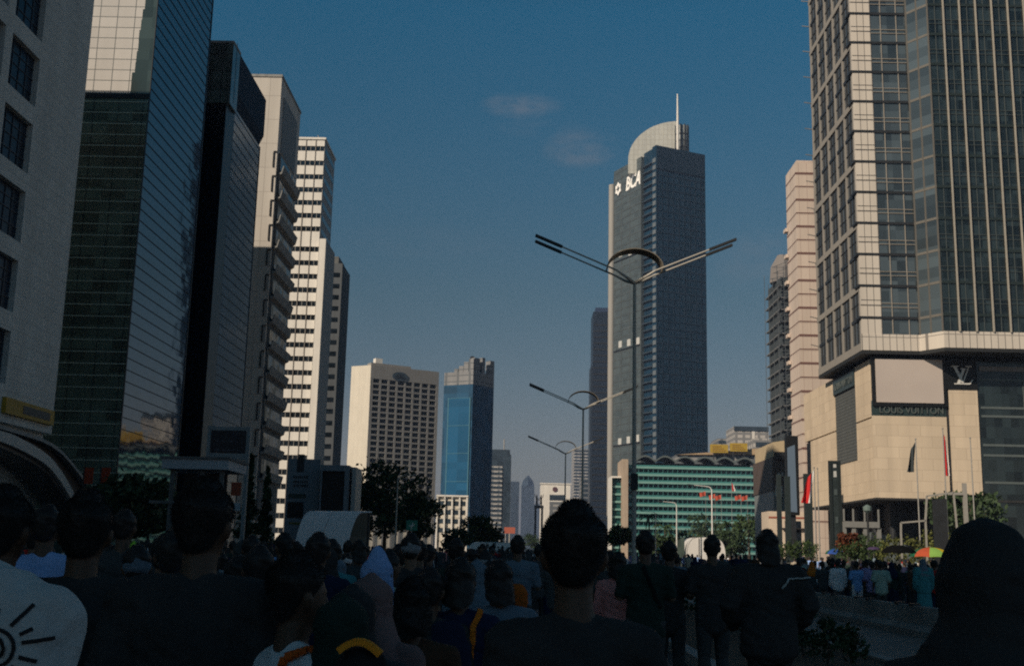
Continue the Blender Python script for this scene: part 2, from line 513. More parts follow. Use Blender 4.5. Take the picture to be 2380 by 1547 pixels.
RIM = [(60, 10.6), (91, 10.46), (95.8, 10.34), (98.6, 10.24), (101.2, 10.0), (103.7, 9.5), (106.1, 8.72), (108.6, 7.8), (111.1, 6.8), (114, 5.2), (116.5, 3.2), (118, 1.4)]
BAND = [(60, 10.2), (91, 9.85), (94, 9.62), (96.9, 9.27), (99.4, 8.9), (101.8, 8.35), (104.4, 7.3), (106.9, 6.0), (109.5, 4.2), (111.8, 2.2), (113, .6)]
ys_ = [60 + 1.5 * i for i in range(21)] + [91.5 + .75 * i for i in range(36)]
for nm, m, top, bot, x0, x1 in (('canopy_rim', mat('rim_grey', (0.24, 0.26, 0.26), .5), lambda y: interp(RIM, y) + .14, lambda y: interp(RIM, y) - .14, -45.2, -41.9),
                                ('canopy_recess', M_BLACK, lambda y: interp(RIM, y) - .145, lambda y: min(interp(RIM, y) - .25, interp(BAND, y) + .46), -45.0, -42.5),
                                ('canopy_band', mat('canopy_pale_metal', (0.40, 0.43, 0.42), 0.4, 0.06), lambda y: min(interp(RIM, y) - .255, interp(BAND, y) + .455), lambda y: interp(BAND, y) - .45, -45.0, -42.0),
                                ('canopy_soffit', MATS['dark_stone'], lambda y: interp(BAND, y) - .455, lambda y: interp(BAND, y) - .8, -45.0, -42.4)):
    c = MB()
    for ya, yb in zip(ys_, ys_[1:]):
        if bot(yb) < .2: break
        c.add([(x0, ya, top(ya)), (x1, ya, top(ya)), (x1, yb, top(yb)), (x0, yb, top(yb)),
               (x0, ya, bot(ya)), (x1, ya, bot(ya)), (x1, yb, bot(yb)), (x0, yb, bot(yb))],
              [(0, 1, 2, 3), (7, 6, 5, 4), (0, 4, 5, 1), (2, 6, 7, 3), (1, 5, 6, 2), (0, 3, 7, 4)])
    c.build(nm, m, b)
for y0, y1, z1 in ((78.3, 82.7, 8.0), (83.4, 88.2, 7.6), (89.6, 92.6, 6.6), (94.4, 97.5, 5.6)):
    w = MB().box(-45.9, -45.6, y0, y1, .6, z1).build('shop_window', mat('lit_shop_glass', (0.30, 0.30, 0.27), 0.25, 0.2, 0.5), b)
    MB().box(-45.6, -45.5, y0, y1, z1 * .42, z1 * .42 + .35).build('ceiling_light_row', emit_mat('shop_light', (1.0, 0.86, 0.7), 0.55), w)

# yellow sign box on its wall
sg = empty('wall_sign', (-44.4, 100, 16), 'long yellow sign box with dark lettering on the stone wall above the curved canopy', 'sign')
ys0, ys1 = 97.3, 107.6
sgz0, sgz1 = 12.34, 13.72
MB().box(-45, -44.6, ys0, ys1, sgz0, sgz1).build('sign_box', mat('yellow_sign_face', (0.36, 0.23, 0.02), 0.5, 0.1, .5), sg)
MB().box(-44.6, -44.57, ys0 + 3.4, ys1 - 1.0, sgz0 + .32, sgz1 - .32).build('sign_field', mat('sign_dark_field', (0.05, 0.06, 0.06), 0.5), sg)

# ---- glass tower: green front, blue side
b = empty('blue_glass_tower', (-60, 137, 0), 'tall glass tower with green gridded front and blue mirrored side', 'building')
YF, YE, HB2, XL = 126.6, 148.9, 112.0, -76.0
MB().box(XL, -45.3, YF + .3, YE - .1, 0, HB2).build('core', M_BLACK, b)
ZB = zy(290, 218, YF)                                             # start of the sunlit, reflecting patch, painted as pale panels
MB().box(XL, -45.0, YF, YF + .29, 0, ZB - .6).build('front_glass', G_GREEN, b)
MB(fac((0, YF, 0), (1, 0, 0), (0, -1, 0))).box(XL, -45.0, 0, .12, ZB - .6, ZB).build('cornice_band', M_MULL_D, b)
pm = panel_mat('pale_panel', (0.52, 0.49, 0.46), (0.10, 0.11, 0.11), 2.1, 1.35, 0.05, 0.3, 0.06, 0.0, 0.08)  # pale colour stands in for the sunlit, reflecting patch
pm2 = glass_mat('grey_green_panel', (0.05, 0.07, 0.068), 0.12, 1.55, 0.02, 2.1, 1.35, 0.3)
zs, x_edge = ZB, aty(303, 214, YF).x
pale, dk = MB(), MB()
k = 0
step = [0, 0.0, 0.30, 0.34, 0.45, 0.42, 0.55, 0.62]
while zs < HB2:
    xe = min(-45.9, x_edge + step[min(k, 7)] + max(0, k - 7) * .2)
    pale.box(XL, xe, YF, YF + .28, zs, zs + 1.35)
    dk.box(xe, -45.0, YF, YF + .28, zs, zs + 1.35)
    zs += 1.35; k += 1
pale.build('lit_patch_panels', pm, b)
dk.build('grey_glass', pm2, b)
zz = [1.36 * i + 1 for i in range(int((ZB - 2) / 1.36) + 1)]
MB(fac((0, YF, 0), (1, 0, 0), (0, -1, 0))).grid([], zz, XL, -45.02, 0, ZB, .04, .11, 0, .09).build('front_ledges', M_MULL_L, b)
MB(fac((0, YF, 0), (1, 0, 0), (0, -1, 0))).grid([-45.6 - 2.9 * i for i in range(11)], [], XL, -45.0, 0, ZB - .6, .04, .04, 0, .05).build('front_mullions', M_MULL_D, b)
MB().box(-45.29, -45.0, YF + .3, YE, 0, HB2).build('side_glass', G_BLUE, b)
MB(fac((-45, 0, 0), (0, 1, 0), (1, 0, 0))).grid([YF + .15, YE - .1], [1.35 * i + .6 for i in range(int(HB2 / 1.35))], YF + .2, YE - .2, 0, HB2, .3, .07, 0, .07).build('side_mullions', M_MULL_D, b)

# ---- second dark glass tower with an overhanging crown
b = empty('dark_glass_tower', (-62, 170, 0), 'dark blue glass tower with an overhanging crown band', 'building')
Y0, Y1, H3 = 160.0, 181.3, 75.6
MB().box(-80, -45.4, Y0 + .3, Y1, 0, H3 - .4).build('core', M_BLACK, b)
MB().box(-45.39, -45.0, Y0 + 4.2, Y1 - .05, 0, H3 - 8.4).build('side_glass', G_BLUE2, b)
MB(fac((-45, 0, 0), (0, 1, 0), (1, 0, 0))).grid([Y1 - .2], [1.5 * i + .6 for i in range(45)], Y0 + 4.2, Y1 - .3, 0, H3 - 8.4, .25, .07, 0, .07).build('side_mullions', M_MULL_D, b)
MB().box(-58, -45.0, Y0 - .6, Y0 + 4.15, 0, H3 - 9.6).build('corner_pier', mat('recess_shadow_black', (0.006, 0.0065, 0.007), 0.35, 0.1), b)  # shadow of a recess, drawn as a solid black block
cr = MB()
cr.extrude([(-45.38, Y0 + 3.5, H3 - 8.3), (-44.55, Y0 + 3.5, H3 - 6.4), (-44.55, Y0 + 3.5, H3), (-45.38, Y0 + 3.5, H3)], (0, Y1 - Y0 - 3.4, 0))
cr.build('crown_band', mat('crown_dark_glass', (0.018, 0.036, 0.062), 0.7, ior=1.3, spec=.15), b)
MB().box(-62, -44.57, Y0 - .6, Y0 + 3.48, H3 - 9.5, H3 - .02).build('crown_corner', glass_mat('crown_green_glass', (0.07, 0.10, 0.095), 0.15, 1.5, 0.02, 2.0, 1.7, 0.4), b)
MB(fac((0, Y0 - .6, 0), (1, 0, 0), (0, -1, 0))).grid([-62 + 2 * i for i in range(10)], [H3 - 1.8, H3 - 4.4, H3 - 7.0], -62, -44.6, H3 - 9.5, H3, .07, .09, 0, .06).build('crown_mullions', M_MULL_D, b)
MB().box(-62, -44.5, Y0 - .7, Y0 + 3.6, H3, H3 + .35).build('roof_edge', M_CONC, b)

# ---- pale tower with balconies
b = empty('pale_balcony_tower', (-56, 209, 0), 'pale concrete tower with a blank sunlit front and saw tooth balconies on its street side', 'building')
M_PALE = panel_mat('pale_render', (0.56, 0.52, 0.47), (0.36, 0.33, 0.30), 30, 4.72, 0.05, 0.75, 0.03, 0.0, 0.15)
XC, YC, HC = -46.9, 202.0, 88.7
YC1 = atx(685, 242, XC).y
MB().box(-66, XC, YC, YC1 + 6, 0, HC).build('wall', M_PALE, b)
MB().box(-66.2, XC + .15, YC - .15, YC1 + 6.15, HC, HC + .5).build('parapet', M_CONC, b)
vt = MB()
for z in (HC - 14,):
    vt.box(XC, XC + .12, YC + 2.5, YC1 + 3, z, z + 11)
vt.build('louvre_panel', mat('grey_louvre', (0.19, 0.19, 0.185), 0.6), b)
bz = [70.0 - 4.72 * i for i in range(13)]
MB().box(XC + .003, XC + .3, YC + 1.0, YC1 + 4, 6, 74).build('bay', M_CONC_D, b)
for z in bz:
    m_ = MB()
    # slab with an outward-leaning upstand
    m_.extrude([(XC + .3, YC + .6, z - .5), (XC + 1.0, YC + .6, z - .1), (XC + 1.35, YC + .6, z + 1.35), (XC + 1.15, YC + .6, z + 1.35), (XC + .85, YC + .6, z + .1), (XC + .3, YC + .6, z + .1)], (0, YC1 + 3.4 - YC, 0))
    bo = m_.build('balcony', M_CONC, b)
    w = MB().box(XC + .3, XC + .4, YC + 1.6, YC1 + 3.5, z + .9, z + 3.6)
    w.build('balcony_window', G_DARK, b)
    MB().bar((XC - .6, YC - .12, z + 3.9), (XC + .1, YC - .12, z + 3.9), .2, .2).bar((XC - .6, YC - .12, z + 3.8), (XC - .6, YC - .12, z + .9), .2, .2, (1, 0, 0)).build('downpipe', M_DARK, b)

# ---- white striped tower
b = empty('striped_tower', (-61, 270, 0), 'white tower with dark window bands and thin vertical ribs', 'building')
XS, YS = -49.05, 260.0
YS1 = atx(778, 377, XS).y
HS = zy(755, 325, YS)
MW = mat('white_facade', (0.76, 0.72, 0.66), 0.6, 0.05, 0.3, stain=0.10)
MB().box(-80, XS, YS + .35, YS1, 0, HS).build('wall', mat('shaded_render', (0.34, 0.34, 0.335), 0.7, 0.06, 0.5, stain=0.12), b)
band_z = [zy(735, 58.1 + .3755 * v, YS) for v in (765, 855, 940, 1020, 1100, 1180, 1262)]
band_z += [zy(720, 58.1 + .3755 * v, YS) for v in (1387, 1472)]
pz = (band_z[-1] - zy(700, 755.3 + .357 * 957, YS)) / 15
while band_z[-1] > 4: band_z.append(band_z[-1] - pz)
hb = 1.25
tops = [HS] + [z - hb / 2 for z in band_z]
bots = [z + hb / 2 for z in band_z] + [0]
for i, (t, bt) in enumerate(zip(tops, bots)):
    if t - bt > .2:
        MB().box(-80, XS + .002, YS, YS + .34, bt, t).build('spandrel', MW, b)
for z in band_z:
    w = MB().box(-80, XS - .25, YS + .2, YS + .36, z - hb / 2 + .01, z + hb / 2 - .01).build('window_band', G_DARK, b)
    g = MB()
    for i in range(14): g.box(XS - 1.0 - 1.15 * i - .05, XS - 1.0 - 1.15 * i + .05, YS + .1, YS + .2, z - hb / 2, z + hb / 2)
    g.build('glazing_bar', M_STEEL, w)
    # side windows, in shade
    MB().box(XS, XS + .05, YS + 1.2, YS1 - 1.0, z - hb / 2, z + hb / 2).build('side_window_band', G_DARK, b)
rb = MB()
for i in range(9):
    x = XS - 2.1 - 2.3 * i
    rb.box(x - .10, x + .10, YS - .12, YS - .003, 0, HS)
rb.build('rib', mat('rib_grey', (0.20, 0.185, 0.17), 0.6), b)
zl = zy(757, 558, YS)
xr = aty(757.5, 558, YS - 1.2).x
MB().box(xr - 1.5, xr, YS - 1.2, YS - .4, 3, zl).build('corner_pier', MW, b)
MB().box(xr - 1.45, xr - .02, YS - .395, YS + 12, 3, zl - .1).build('pier_side', MATS['shaded_render'], b)  # side's shade put into a greyer colour than the white front
MB().tube((XS - 1.5, YS + 4, HS), (XS - 2.5, YS + 4, HS + 2.6), .12).build('roof_mast', M_STEEL, b)
MB().box(-80, XS + .3, YS - .25, YS1 + .1, HS, HS + .5).build('parapet', MW, b)

# ---- grey tower behind it
b = empty('grey_slab_tower', (-62, 320, 0), 'grey shaded slab tower showing behind the right edge of the striped tower', 'building')
XG = aty(795, 640, 310).x
HG = zy(790, 612, 310)
MB().box(-80, XG, 310, 324, 0, HG).build('wall', mat('shaded_concrete_wall', (0.10, 0.112, 0.125), 0.8, 0.1, 0.3, stain=0.2), b)  # darker colour stands in for shade on the front face
MB().box(-80, XG - 1.5, 312, 322, HG, HG + 2.5).build('plant_room', M_CONC_D, b)
for i in range(20):
    z = HG - 4 - 3.2 * i
    MB().box(-72, XG - .6, 309.95, 310, z, z + 1.3).build('window_band', G_DARK, b)
# ================================================================== BEYOND THE ROUNDABOUT
def corner_len(cx, cy, d, qx):
    """how far to run from a corner along d until the wall passes the sight line of column qx at the horizon"""
    r = ray(qx, horizon(qx)); k = r.x / r.y
    return (k * cy - cx) / (d[0] - k * d[1])


# ---- white hotel slab with window grid
G_HOTEL = mat('hotel_window_glass', (0.012, 0.016, 0.018), .35, .3, .3, spec=.2)


def hotel():
    b = empty('grid_hotel', (-70, 612, 0), 'pale hotel slab with sunlit blank end wall and a grid of dark windows', 'building')
    c = aty(862, 848, 600); H = c.z
    d1, n1 = Vector((.861, .509, 0)), Vector((.509, -.861, 0))
    d2 = Vector((-.896, .443, 0))
    lx = lambda qx: horizon(qx)
    L1 = 40.5; L2 = 12.4
    P = Vector((c.x, c.y, 0))
    poly = [P, P + d1 * L1, P + d1 * L1 + Vector((-.509, .861, 0)) * 14, P + d2 * L2 + Vector((-.1, .99, 0)) * 8, P + d2 * L2]
    MB().prism(poly, 0, H).build('wall', mat('hotel_cream', (0.66, 0.60, 0.50), 0.7, 0.05, 0.2, stain=0.08), b)
    T = fac(P, d1, n1)
    gz0 = zy(900, 888, 606); pit = 3.03; rows = 26
    cw = (L1 - 2.0) / 8
    MHG = mat('hotel_grey_grid', (0.27, 0.26, 0.245), 0.75, 0.06, 0.2, stain=0.1)
    MB(T).box(.02, L1, .02, .5, gz0 + 1.1, H + .2).build('top_band', MHG, b)
    MB(T).box(0.5, 24, -6, -.8, H + .004, H + 1.6).build('plant_room', MHG, b)
    MB(T).box(3, 7, -4, -.78, H + 1.6, H + 4.2).build('roof_hut', MW, b)
    g = MB(T)
    us = [1.0 + cw * i for i in range(9)]
    for u in us: g.box(u - .55, u + .55, .02, .45, 0, gz0 + 1.1)
    g.box(.02, .45, .02, .5, 0, gz0 + 1.1); g.box(L1 - .45, L1, .02, .5, 0, gz0 + 1.1)
    zs = [gz0 - pit * r for r in range(rows)]
    for r in range(rows + 1):
        z = gz0 + pit / 2 - pit * r
        g.box(0.45, L1 - .45, .02, .42, z - .45, z + .45)
    g.build('facade_grid', MHG, b)
    n_ = 0; rest = MB(T)
    for r in range(rows):
        for i in range(8):
            u0, u1, z0, z1 = us[i] + .55, us[i + 1] - .55, zs[r] - 1.05, zs[r] + 1.05
            if z0 < 0: continue
            if n_ < 100: MB(T).box(u0, u1, .02, .1, z0, z1).build('window', G_HOTEL, b)
            else: rest.box(u0, u1, .02, .1, z0, z1)
            n_ += 1
    tag(rest.build('window', G_HOTEL, b), kind='stuff')
    ov = MB(T)
    pts = [(17 + 4.6 * math.cos(t * math.pi / 12), .52, H - 4.6 + 2.4 * math.sin(t * math.pi / 12)) for t in range(24)]
    ov.extrude([T.to_3x3() @ Vector(p) * 0 + Vector(p) for p in pts], (0, .3, 0))
    ov.build('emblem', mat('emblem_slate', (0.06, 0.085, 0.11), 0.5), b)
    fan = MB(T)
    for i in range(9):
        a = math.pi * (i + .5) / 9
        fan.bar((17 + .5 * math.cos(a), .84, H - 6.0 + .5 * math.sin(a)), (17 + 3.4 * math.cos(a), .84, H - 6.0 + 3.0 * math.sin(a)), .35, .06, (0, 1, 0))
    fan.build('fan_mark', M_DARK, b)


hotel()

# ---- blue glass tower beside the hotel
b = empty('blue_panel_tower', (-22, 575, 0), 'tower with bright blue glass face and ragged pale crown beside the hotel', 'building')
c = aty(1100, 870, 555); P = Vector((c.x, c.y, 0)); H = c.z
d1, d2 = Vector((-.90, .436, 0)), Vector((.62, .785, 0))
L1 = corner_len(P.x, P.y, d1, 1019); L2 = corner_len(P.x, P.y, d2, 1138)
zc = zy(1090, 892, 555)
MB().prism([P, P + d2 * L2, P + d2 * L2 + d1 * L1, P + d1 * L1], 0, zc).build('body', glass_mat('navy_glass', (0.014, 0.066, 0.13), 0.4, 1.3, 0.02, 3, 3.4, .3), b)
T1, T2 = fac(P, d1, (-.436, -.90, 0)), fac(P, d2, (.785, -.62, 0))
MB(T1).box(1.2, L1 * .80, .01, .5, 6, zy(1060, 926, 560)).build('blue_face', glass_mat('bright_blue_glass', (0.014, 0.088, 0.18), 0.5, 1.2, 0.02, 3, 3.4, .18), b)
MB(T1).grid([1.1, L1 * .80 + .15], [zy(1060, 926, 560) - 3.4 * i * 4 for i in range(8)], 1.2, L1 * .8, 6, zy(1060, 926, 560) + .3, .5, .25, .01, .6).build('blue_frame', mat('teal_frame', (0.05, 0.16, 0.22), .5), b)
cr = MB()
cr.prism([P - Vector((0, .2, 0)), P + d2 * L2, P + d2 * L2 * .96 + d1 * L1, P + d1 * L1], zc + .01, zy(1030, 868, 565))
M_CROWN = panel_mat('tan_crown', (0.23, 0.23, 0.235), (0.13, 0.14, 0.15), 3, 3, .3, .8)
cr.build('crown_base', M_CROWN, b)
cw_ = MB()
for (u0, u1, qy) in ((.0, .16, 836), (.17, .33, 843), (.34, .50, 852), (.52, .66, 858)):
    cw_.add([], [])
    a, e = P + d1 * L1 * u0, P + d1 * L1 * u1
    back = Vector((.3, .95, 0)) * 4
    cw_.prism([a, a + back, e + back, e], zy(1030, 868, 565) + .01, zy(1090, qy, 560))
for (u0, u1, qy) in ((.05, .3, 842), (.42, .55, 838), (.8, 1.0, 841)):
    a, e = P + d2 * L2 * u0, P + d2 * L2 * u1
    back = Vector((-.6, .8, 0)) * 4
    cw_.prism([a, e, e + back, a + back], zy(1030, 868, 565) + .02, zy(1120, qy, 570))
cw_.build('crown_wall', M_CROWN, b)
MB().box(P.x - 2, P.x, P.y + 5, P.y + 7, zc, zy(1087, 831, 565)).build('roof_hut', M_DARK, b)


# ---- tall bank tower
def bank_tower():
    b = empty('bank_tower', (72, 630, 0), 'tallest glass skyscraper with curved pale crown, mast and white lettering', 'building')
    c = aty(1525, 335, 600); H = 224.6; P = Vector((c.x, c.y, 0))
    d1, n1 = Vector((.90, .436, 0)), Vector((.436, -.90, 0))      # right face
    d2, n2 = Vector((-.44, .898, 0)), Vector((-.898, -.44, 0))    # left face
    L1 = corner_len(P.x, P.y, d1, 1648); L2 = 50.0
    T1, T2 = fac(P, d1, n1), fac(P, d2, n2)
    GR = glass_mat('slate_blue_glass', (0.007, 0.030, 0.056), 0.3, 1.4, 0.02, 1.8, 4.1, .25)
    GL = glass_mat('grey_sunlit_glass', (0.070, 0.088, 0.092), 0.35, 1.45, 0.02, 1.8, 2.05, .18)  # sunlit look of the left face put into a lighter glass colour
    Q = [P, P + d1 * L1, P + d1 * L1 + d2 * 30, P + d2 * L2 + d1 * 14, P + d2 * L2]
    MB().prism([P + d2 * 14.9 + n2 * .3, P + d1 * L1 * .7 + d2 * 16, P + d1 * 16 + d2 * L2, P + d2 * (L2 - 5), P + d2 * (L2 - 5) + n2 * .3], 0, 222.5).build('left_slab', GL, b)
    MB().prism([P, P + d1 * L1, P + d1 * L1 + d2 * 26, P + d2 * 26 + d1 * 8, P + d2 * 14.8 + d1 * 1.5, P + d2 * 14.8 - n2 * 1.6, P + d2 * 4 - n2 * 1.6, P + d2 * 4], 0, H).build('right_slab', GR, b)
    zs = [4.1 * i + 3 for i in range(54)]
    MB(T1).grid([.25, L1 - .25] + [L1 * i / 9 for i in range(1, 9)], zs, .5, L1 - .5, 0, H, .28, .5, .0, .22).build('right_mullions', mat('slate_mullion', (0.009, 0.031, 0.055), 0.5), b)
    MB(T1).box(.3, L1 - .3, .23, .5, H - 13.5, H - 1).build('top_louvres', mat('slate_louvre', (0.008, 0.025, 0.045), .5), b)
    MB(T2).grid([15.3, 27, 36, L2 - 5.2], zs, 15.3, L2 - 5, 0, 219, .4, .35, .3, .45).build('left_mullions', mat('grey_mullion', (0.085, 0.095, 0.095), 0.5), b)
    # recessed bay with ledges between the two slabs, pale corner strip
    le = MB(T2)
    for z in zs[:-1]: le.box(4.0, 14.7, -1.58, -.3, z - .35, z + .35)
    le.build('ledge', mat('slate_ledge', (0.03, 0.045, 0.06), .6), b)
    st = MB(T2)
    for z in zs[:-1]: st.box(.2, 3.2, .01, .35, z - 1.2, z + 1.2)
    st.build('corner_strip', mat('pale_strip', (0.13, 0.15, 0.165), .5), b)
    # rounded cream fin at the far edge
    fin = []
    for i in range(9):
        a = math.pi * i / 8 - math.pi / 2
        q = P + d2 * (L2 - 4.9 + 4.2 * (0.5 + 0.5 * math.sin(a))) + n2 * (.3 + 1.8 * math.cos(a))
        fin.append(q)
    MB().prism(fin + [P + d2 * L2 - n2 * 6, P + d2 * (L2 - 4.9) - n2 * 6], 0, 215).build('edge_fin', mat('cream_fin', (0.30, 0.285, 0.26), .6, .05), b)
    # crown
    Y = 618.0
    x0, x1 = aty(1460, 385, Y).x, aty(1573, 300, Y).x
    zb, zt = 214.0, zy(1560, 285, Y)
    pr = [(x0, zb)]
    for i in range(17):
        t = math.pi / 2 * i / 16
        pr.append((x0 + (x1 - x0) * (1 - math.cos(t)), zy(1460, 372, Y) + (zt - zy(1460, 372, Y)) * math.sin(t)))
    pr.append((x1, zb))
    MB().extrude([(x, Y - (x - x0) * .08, z) for x, z in pr], (3, 22, 0)).build('curved_crown', panel_mat('cream_crown', (0.46, 0.46, 0.42), (0.35, 0.34, 0.30), 2.2, 3.0, .12, .55, .04), b)
    cx = aty(1586, 300, 612).x
    dr = MB().lathe((cx, 614, 0), [(3.6, H), (3.6, zy(1586, 292, 612))], 20)
    dr.build('crown_drum', mat('drum_grey', (0.24, 0.26, 0.26), .5), b, True)
    rg = MB()
    for i in range(10):
        a = 2 * math.pi * i / 10
        rg.box(cx + 3.7 * math.cos(a) - .3, cx + 3.7 * math.cos(a) + .3, 614 + 3.7 * math.sin(a) - .3, 614 + 3.7 * math.sin(a) + .3, H, zy(1586, 290, 612))
    for z in (H + 3, H + 7, H + 11): rg.lathe((cx, 614, 0), [(3.9, z), (3.9, z + .5)], 20)
    rg.build('drum_cage', M_DARK, b)
    mx = aty(1575, 300, 608).x
    MB().tube((mx, 608, 205), (mx, 608, zy(1574, 288, 608)), .7, .7).tube((mx, 608, zy(1574, 288, 608)), (mx, 608, zy(1574, 219, 608)), .65, .35).build('mast', MW, b)
    # lettering on the left face
    WL = emit_mat('glow_letter', (0.85, 0.81, 0.75), 0.2)  # faint glow added so the letters read brighter by day
    uu, zz = 23.0, 210.5
    O = P + d2 * uu + n2 * .6 + Vector((0, 0, zz))
    T = Matrix.Identity(4)
    for i, ax in enumerate((-d2, Vector((0, 0, 1)), n2)):
        for k in range(3): T[k][i] = ax[k]
    T.translation = O
    text_part('lettering', 'BCA', WL, T, 8.2, .25, b, shear=0.25, width=15.5, bold=.02)
    em = MB(T)
    for a in range(6):
        t = math.pi / 2 + a * math.pi / 3
        cx_, cy_ = -16 + 2.2 * math.cos(t), -.3 + 2.6 * math.sin(t)
        em.extrude([(cx_ + 1.25 * math.cos(t + s * math.pi / 2), cy_ + 1.5 * math.sin(t + s * math.pi / 2), .2) for s in range(4)], (0, 0, .3))
    em.build('flower_emblem', WL, b)
    # pale sky-garden openings, given a faint glow to look brighter
    for qy, qs in ((590, (1444, 1466)), (800, (1443, 1463, 1484)), (1026, (1442, 1462, 1483))):
        for i, qx in enumerate(qs):
            r = ray(qx, qy - i * 4)
            k = r.x / r.y; L = (k * P.y - P.x) / (d2.x - k * d2.y)
            yy = P.y + d2.y * L; z = 1.5 + r.z / r.y * yy
            MB(T2).box(L - 1.7, L + 1.7, .31, .52, z - 1.9, z + 1.9).build('garden_opening', emit_mat('glow_opening', (0.5, 0.49, 0.46), .07), b)
        MB(T2).box(16, L2 - 6, .3, .9, z - 2.6, z - 2.1).build('garden_ledge', M_DARK, b)


bank_tower()


def slab(name, label, qx0, qx1, qy, Y, depth, m, extra=None):
    a, c = aty(qx0, qy, Y), aty(qx1, qy, Y)
    b = empty(name, ((a.x + c.x) / 2, Y + depth / 2, 0), label, 'building')
    MB().box(a.x, c.x, Y, Y + depth, 0, a.z).build('wall', m, b)
    if extra: extra(b, a.x, c.x, Y, a.z)
    return b


M_FARBLUE = glass_mat('far_blue_glass', (0.03, 0.045, 0.06), .3, 1.45, .02, 4, 4, .3)
M_FARGREY = panel_mat('far_grey', (0.30, 0.29, 0.28), (0.13, 0.14, 0.15), 6, 3.6, 1.1, .8, .05)
M_FARPALE = panel_mat('far_pale', (0.48, 0.45, 0.42), (0.22, 0.22, 0.22), 5, 3.6, .9, .8, .05)


def bands(n, z1, pit, x0f=.05, x1f=.95, m=None):
    def f(b, x0, x1, Y, z):
        for i in range(n):
            zc = z * z1 - i * pit
            if zc < 3: break
            MB().box(x0 + (x1 - x0) * x0f, x0 + (x1 - x0) * x1f, Y - .3, Y - .002, zc - pit * .28, zc + pit * .28).build('window_band', m or M_FARBLUE, b)
    return f


def dark_tower(b, x0, x1, Y, z):
    w = x1 - x0
    MB().box(x0 - 1.2, x0 + w * .55, Y + 2, Y + 20, 0, zy(1380, 850, Y)).build('side_wing', mat('navy_wall', (0.022, 0.033, 0.05), .4), b)
    MB().box(x0 + w * .15, x1 - .1, Y + 2, Y + 18, z, z + 3.2).build('roof_box', mat('navy_top', (0.03, 0.05, 0.10), .4), b)
    for i in range(46):
        MB().box(x0, x1, Y - .2, Y - .003, z - 9 - i * 4.0, z - 8.3 - i * 4.0).build('floor_line', M_DARK, b)


slab('navy_tower', 'dark navy tower half hidden behind the left edge of the tallest skyscraper', 1379, 1416, 724, 720, 24, mat('navy_body', (0.014, 0.024, 0.042), .4, .1, .3), dark_tower)


def ribbed(b, x0, x1, Y, z):
    w = x1 - x0
    MB().box(x0 - w * .1, x0 + w * .95, Y + .5, Y + 18, z, z + 4).build('roof_step', M_FARBLUE, b)
    MB().box(x0 + w * .10, x0 + w * .66, Y - .5, Y - .004, 4, z - 9).build('pale_front', M_FARPALE, b)
    for i in range(30):
        MB().box(x0 + w * .10, x0 + w * .66, Y - .9, Y - .52, z - 12 - i * 3.6, z - 10.4 - i * 3.6).build('window_band', M_FARBLUE, b)
    MB().tube((x0 + w * .7, Y + 6, z), (x0 + w * .7, Y + 6, z + 13), .5).build('roof_mast', M_STEEL, b)


slab('ribbed_tower', 'slim dark tower with a pale striped front, right of the blue tower', 1131, 1188, 1055, 900, 30, M_FARBLUE, ribbed)
slab('hazy_tower', 'hazy blue tower fading into the smog, nearest to the striped slim tower', 1187, 1207, 1118, 2300, 60, M_FARBLUE, bands(20, .97, 8))
slab('hazy_spire_tower', 'hazy stepped tower with a pointed top fading into the smog above the distant street', 1212, 1242, 1128, 3000, 70, M_FARBLUE,
     lambda b, x0, x1, Y, z: MB().lathe(((x0 + x1) / 2, Y + 10, 0), [(17, z), (13, z + 14), (1.5, z + 28)], 4).build('spire', M_FARBLUE, b))
slab('hazy_block', 'faint hazy block low in the smog at the end of the street', 1222, 1262, 1170, 3900, 90, M_FARBLUE, bands(14, .95, 6))
slab('hazy_pale_tower', 'pale hazy slab behind the white emblem building, left of the navy tower', 1332, 1384, 1042, 1500, 40, M_FARPALE, bands(40, .98, 4.2))
slab('hazy_low_tower', 'lower hazy slab between the white emblem building and the navy tower', 1350, 1380, 1110, 1000, 30, M_FARGREY, bands(20, .96, 4))


def emblem_block(b, x0, x1, Y, z):
    w = x1 - x0
    T = fac(((x0 + x1) / 2 - w * .02, Y, z - w * .17), (1, 0, 0), (0, -1, 0))
    MB(T).extrude([(w * .085 * math.cos(i * math.pi / 8), .02, w * .085 * math.sin(i * math.pi / 8)) for i in range(16)], (0, .4, 0)).build('round_emblem', mat('emblem_maroon', (0.10, 0.05, 0.06), .6), b)
    MB().box(x0 + w * .30, x0 + w * .80, Y - .3, Y - .002, z - w * .53, z - w * .35).build('window', M_FARBLUE, b)
    MB().box(x0 + w * .30, x0 + w * .80, Y - .3, Y - .002, 4, z - w * .58).build('window_front', M_FARGREY, b)
    MB().box(x0 - .5, x1 + .5, Y - .5, Y + 10, z, z + .8).build('parapet', MW, b)


slab('emblem_building', 'white building with a round maroon emblem above a dark window, behind the centre man', 1257, 1326, 1124, 800, 30, MW, emblem_block)


def low_white(b, x0, x1, Y, z):
    w = x1 - x0
    MB().box(x0 - .4, x1 + .4, Y - 1.0, Y + 8, z, z + .6).build('roof_slab', MW, b)
    for i in range(4):
        zt = z - 1.6 - i * 3.3
        MB().box(x0 + .6, x1 - .6, Y - .1, Y - .003, zt - 1.7, zt).build('window_band', M_FARBLUE, b)
    for i in range(5):
        MB().box(x0 + w * i / 4 - .3, x0 + w * i / 4 + .3, Y - .8, Y - .12, 0, z).build('column', MW, b)


slab('low_white_building', 'low sunlit white building with window bands under the blue tower', 1017, 1086, 1153, 430, 14, mat('low_cream', (0.6, 0.55, 0.47), .7), low_white)


def red_board(b, x0, x1, Y, z): pass


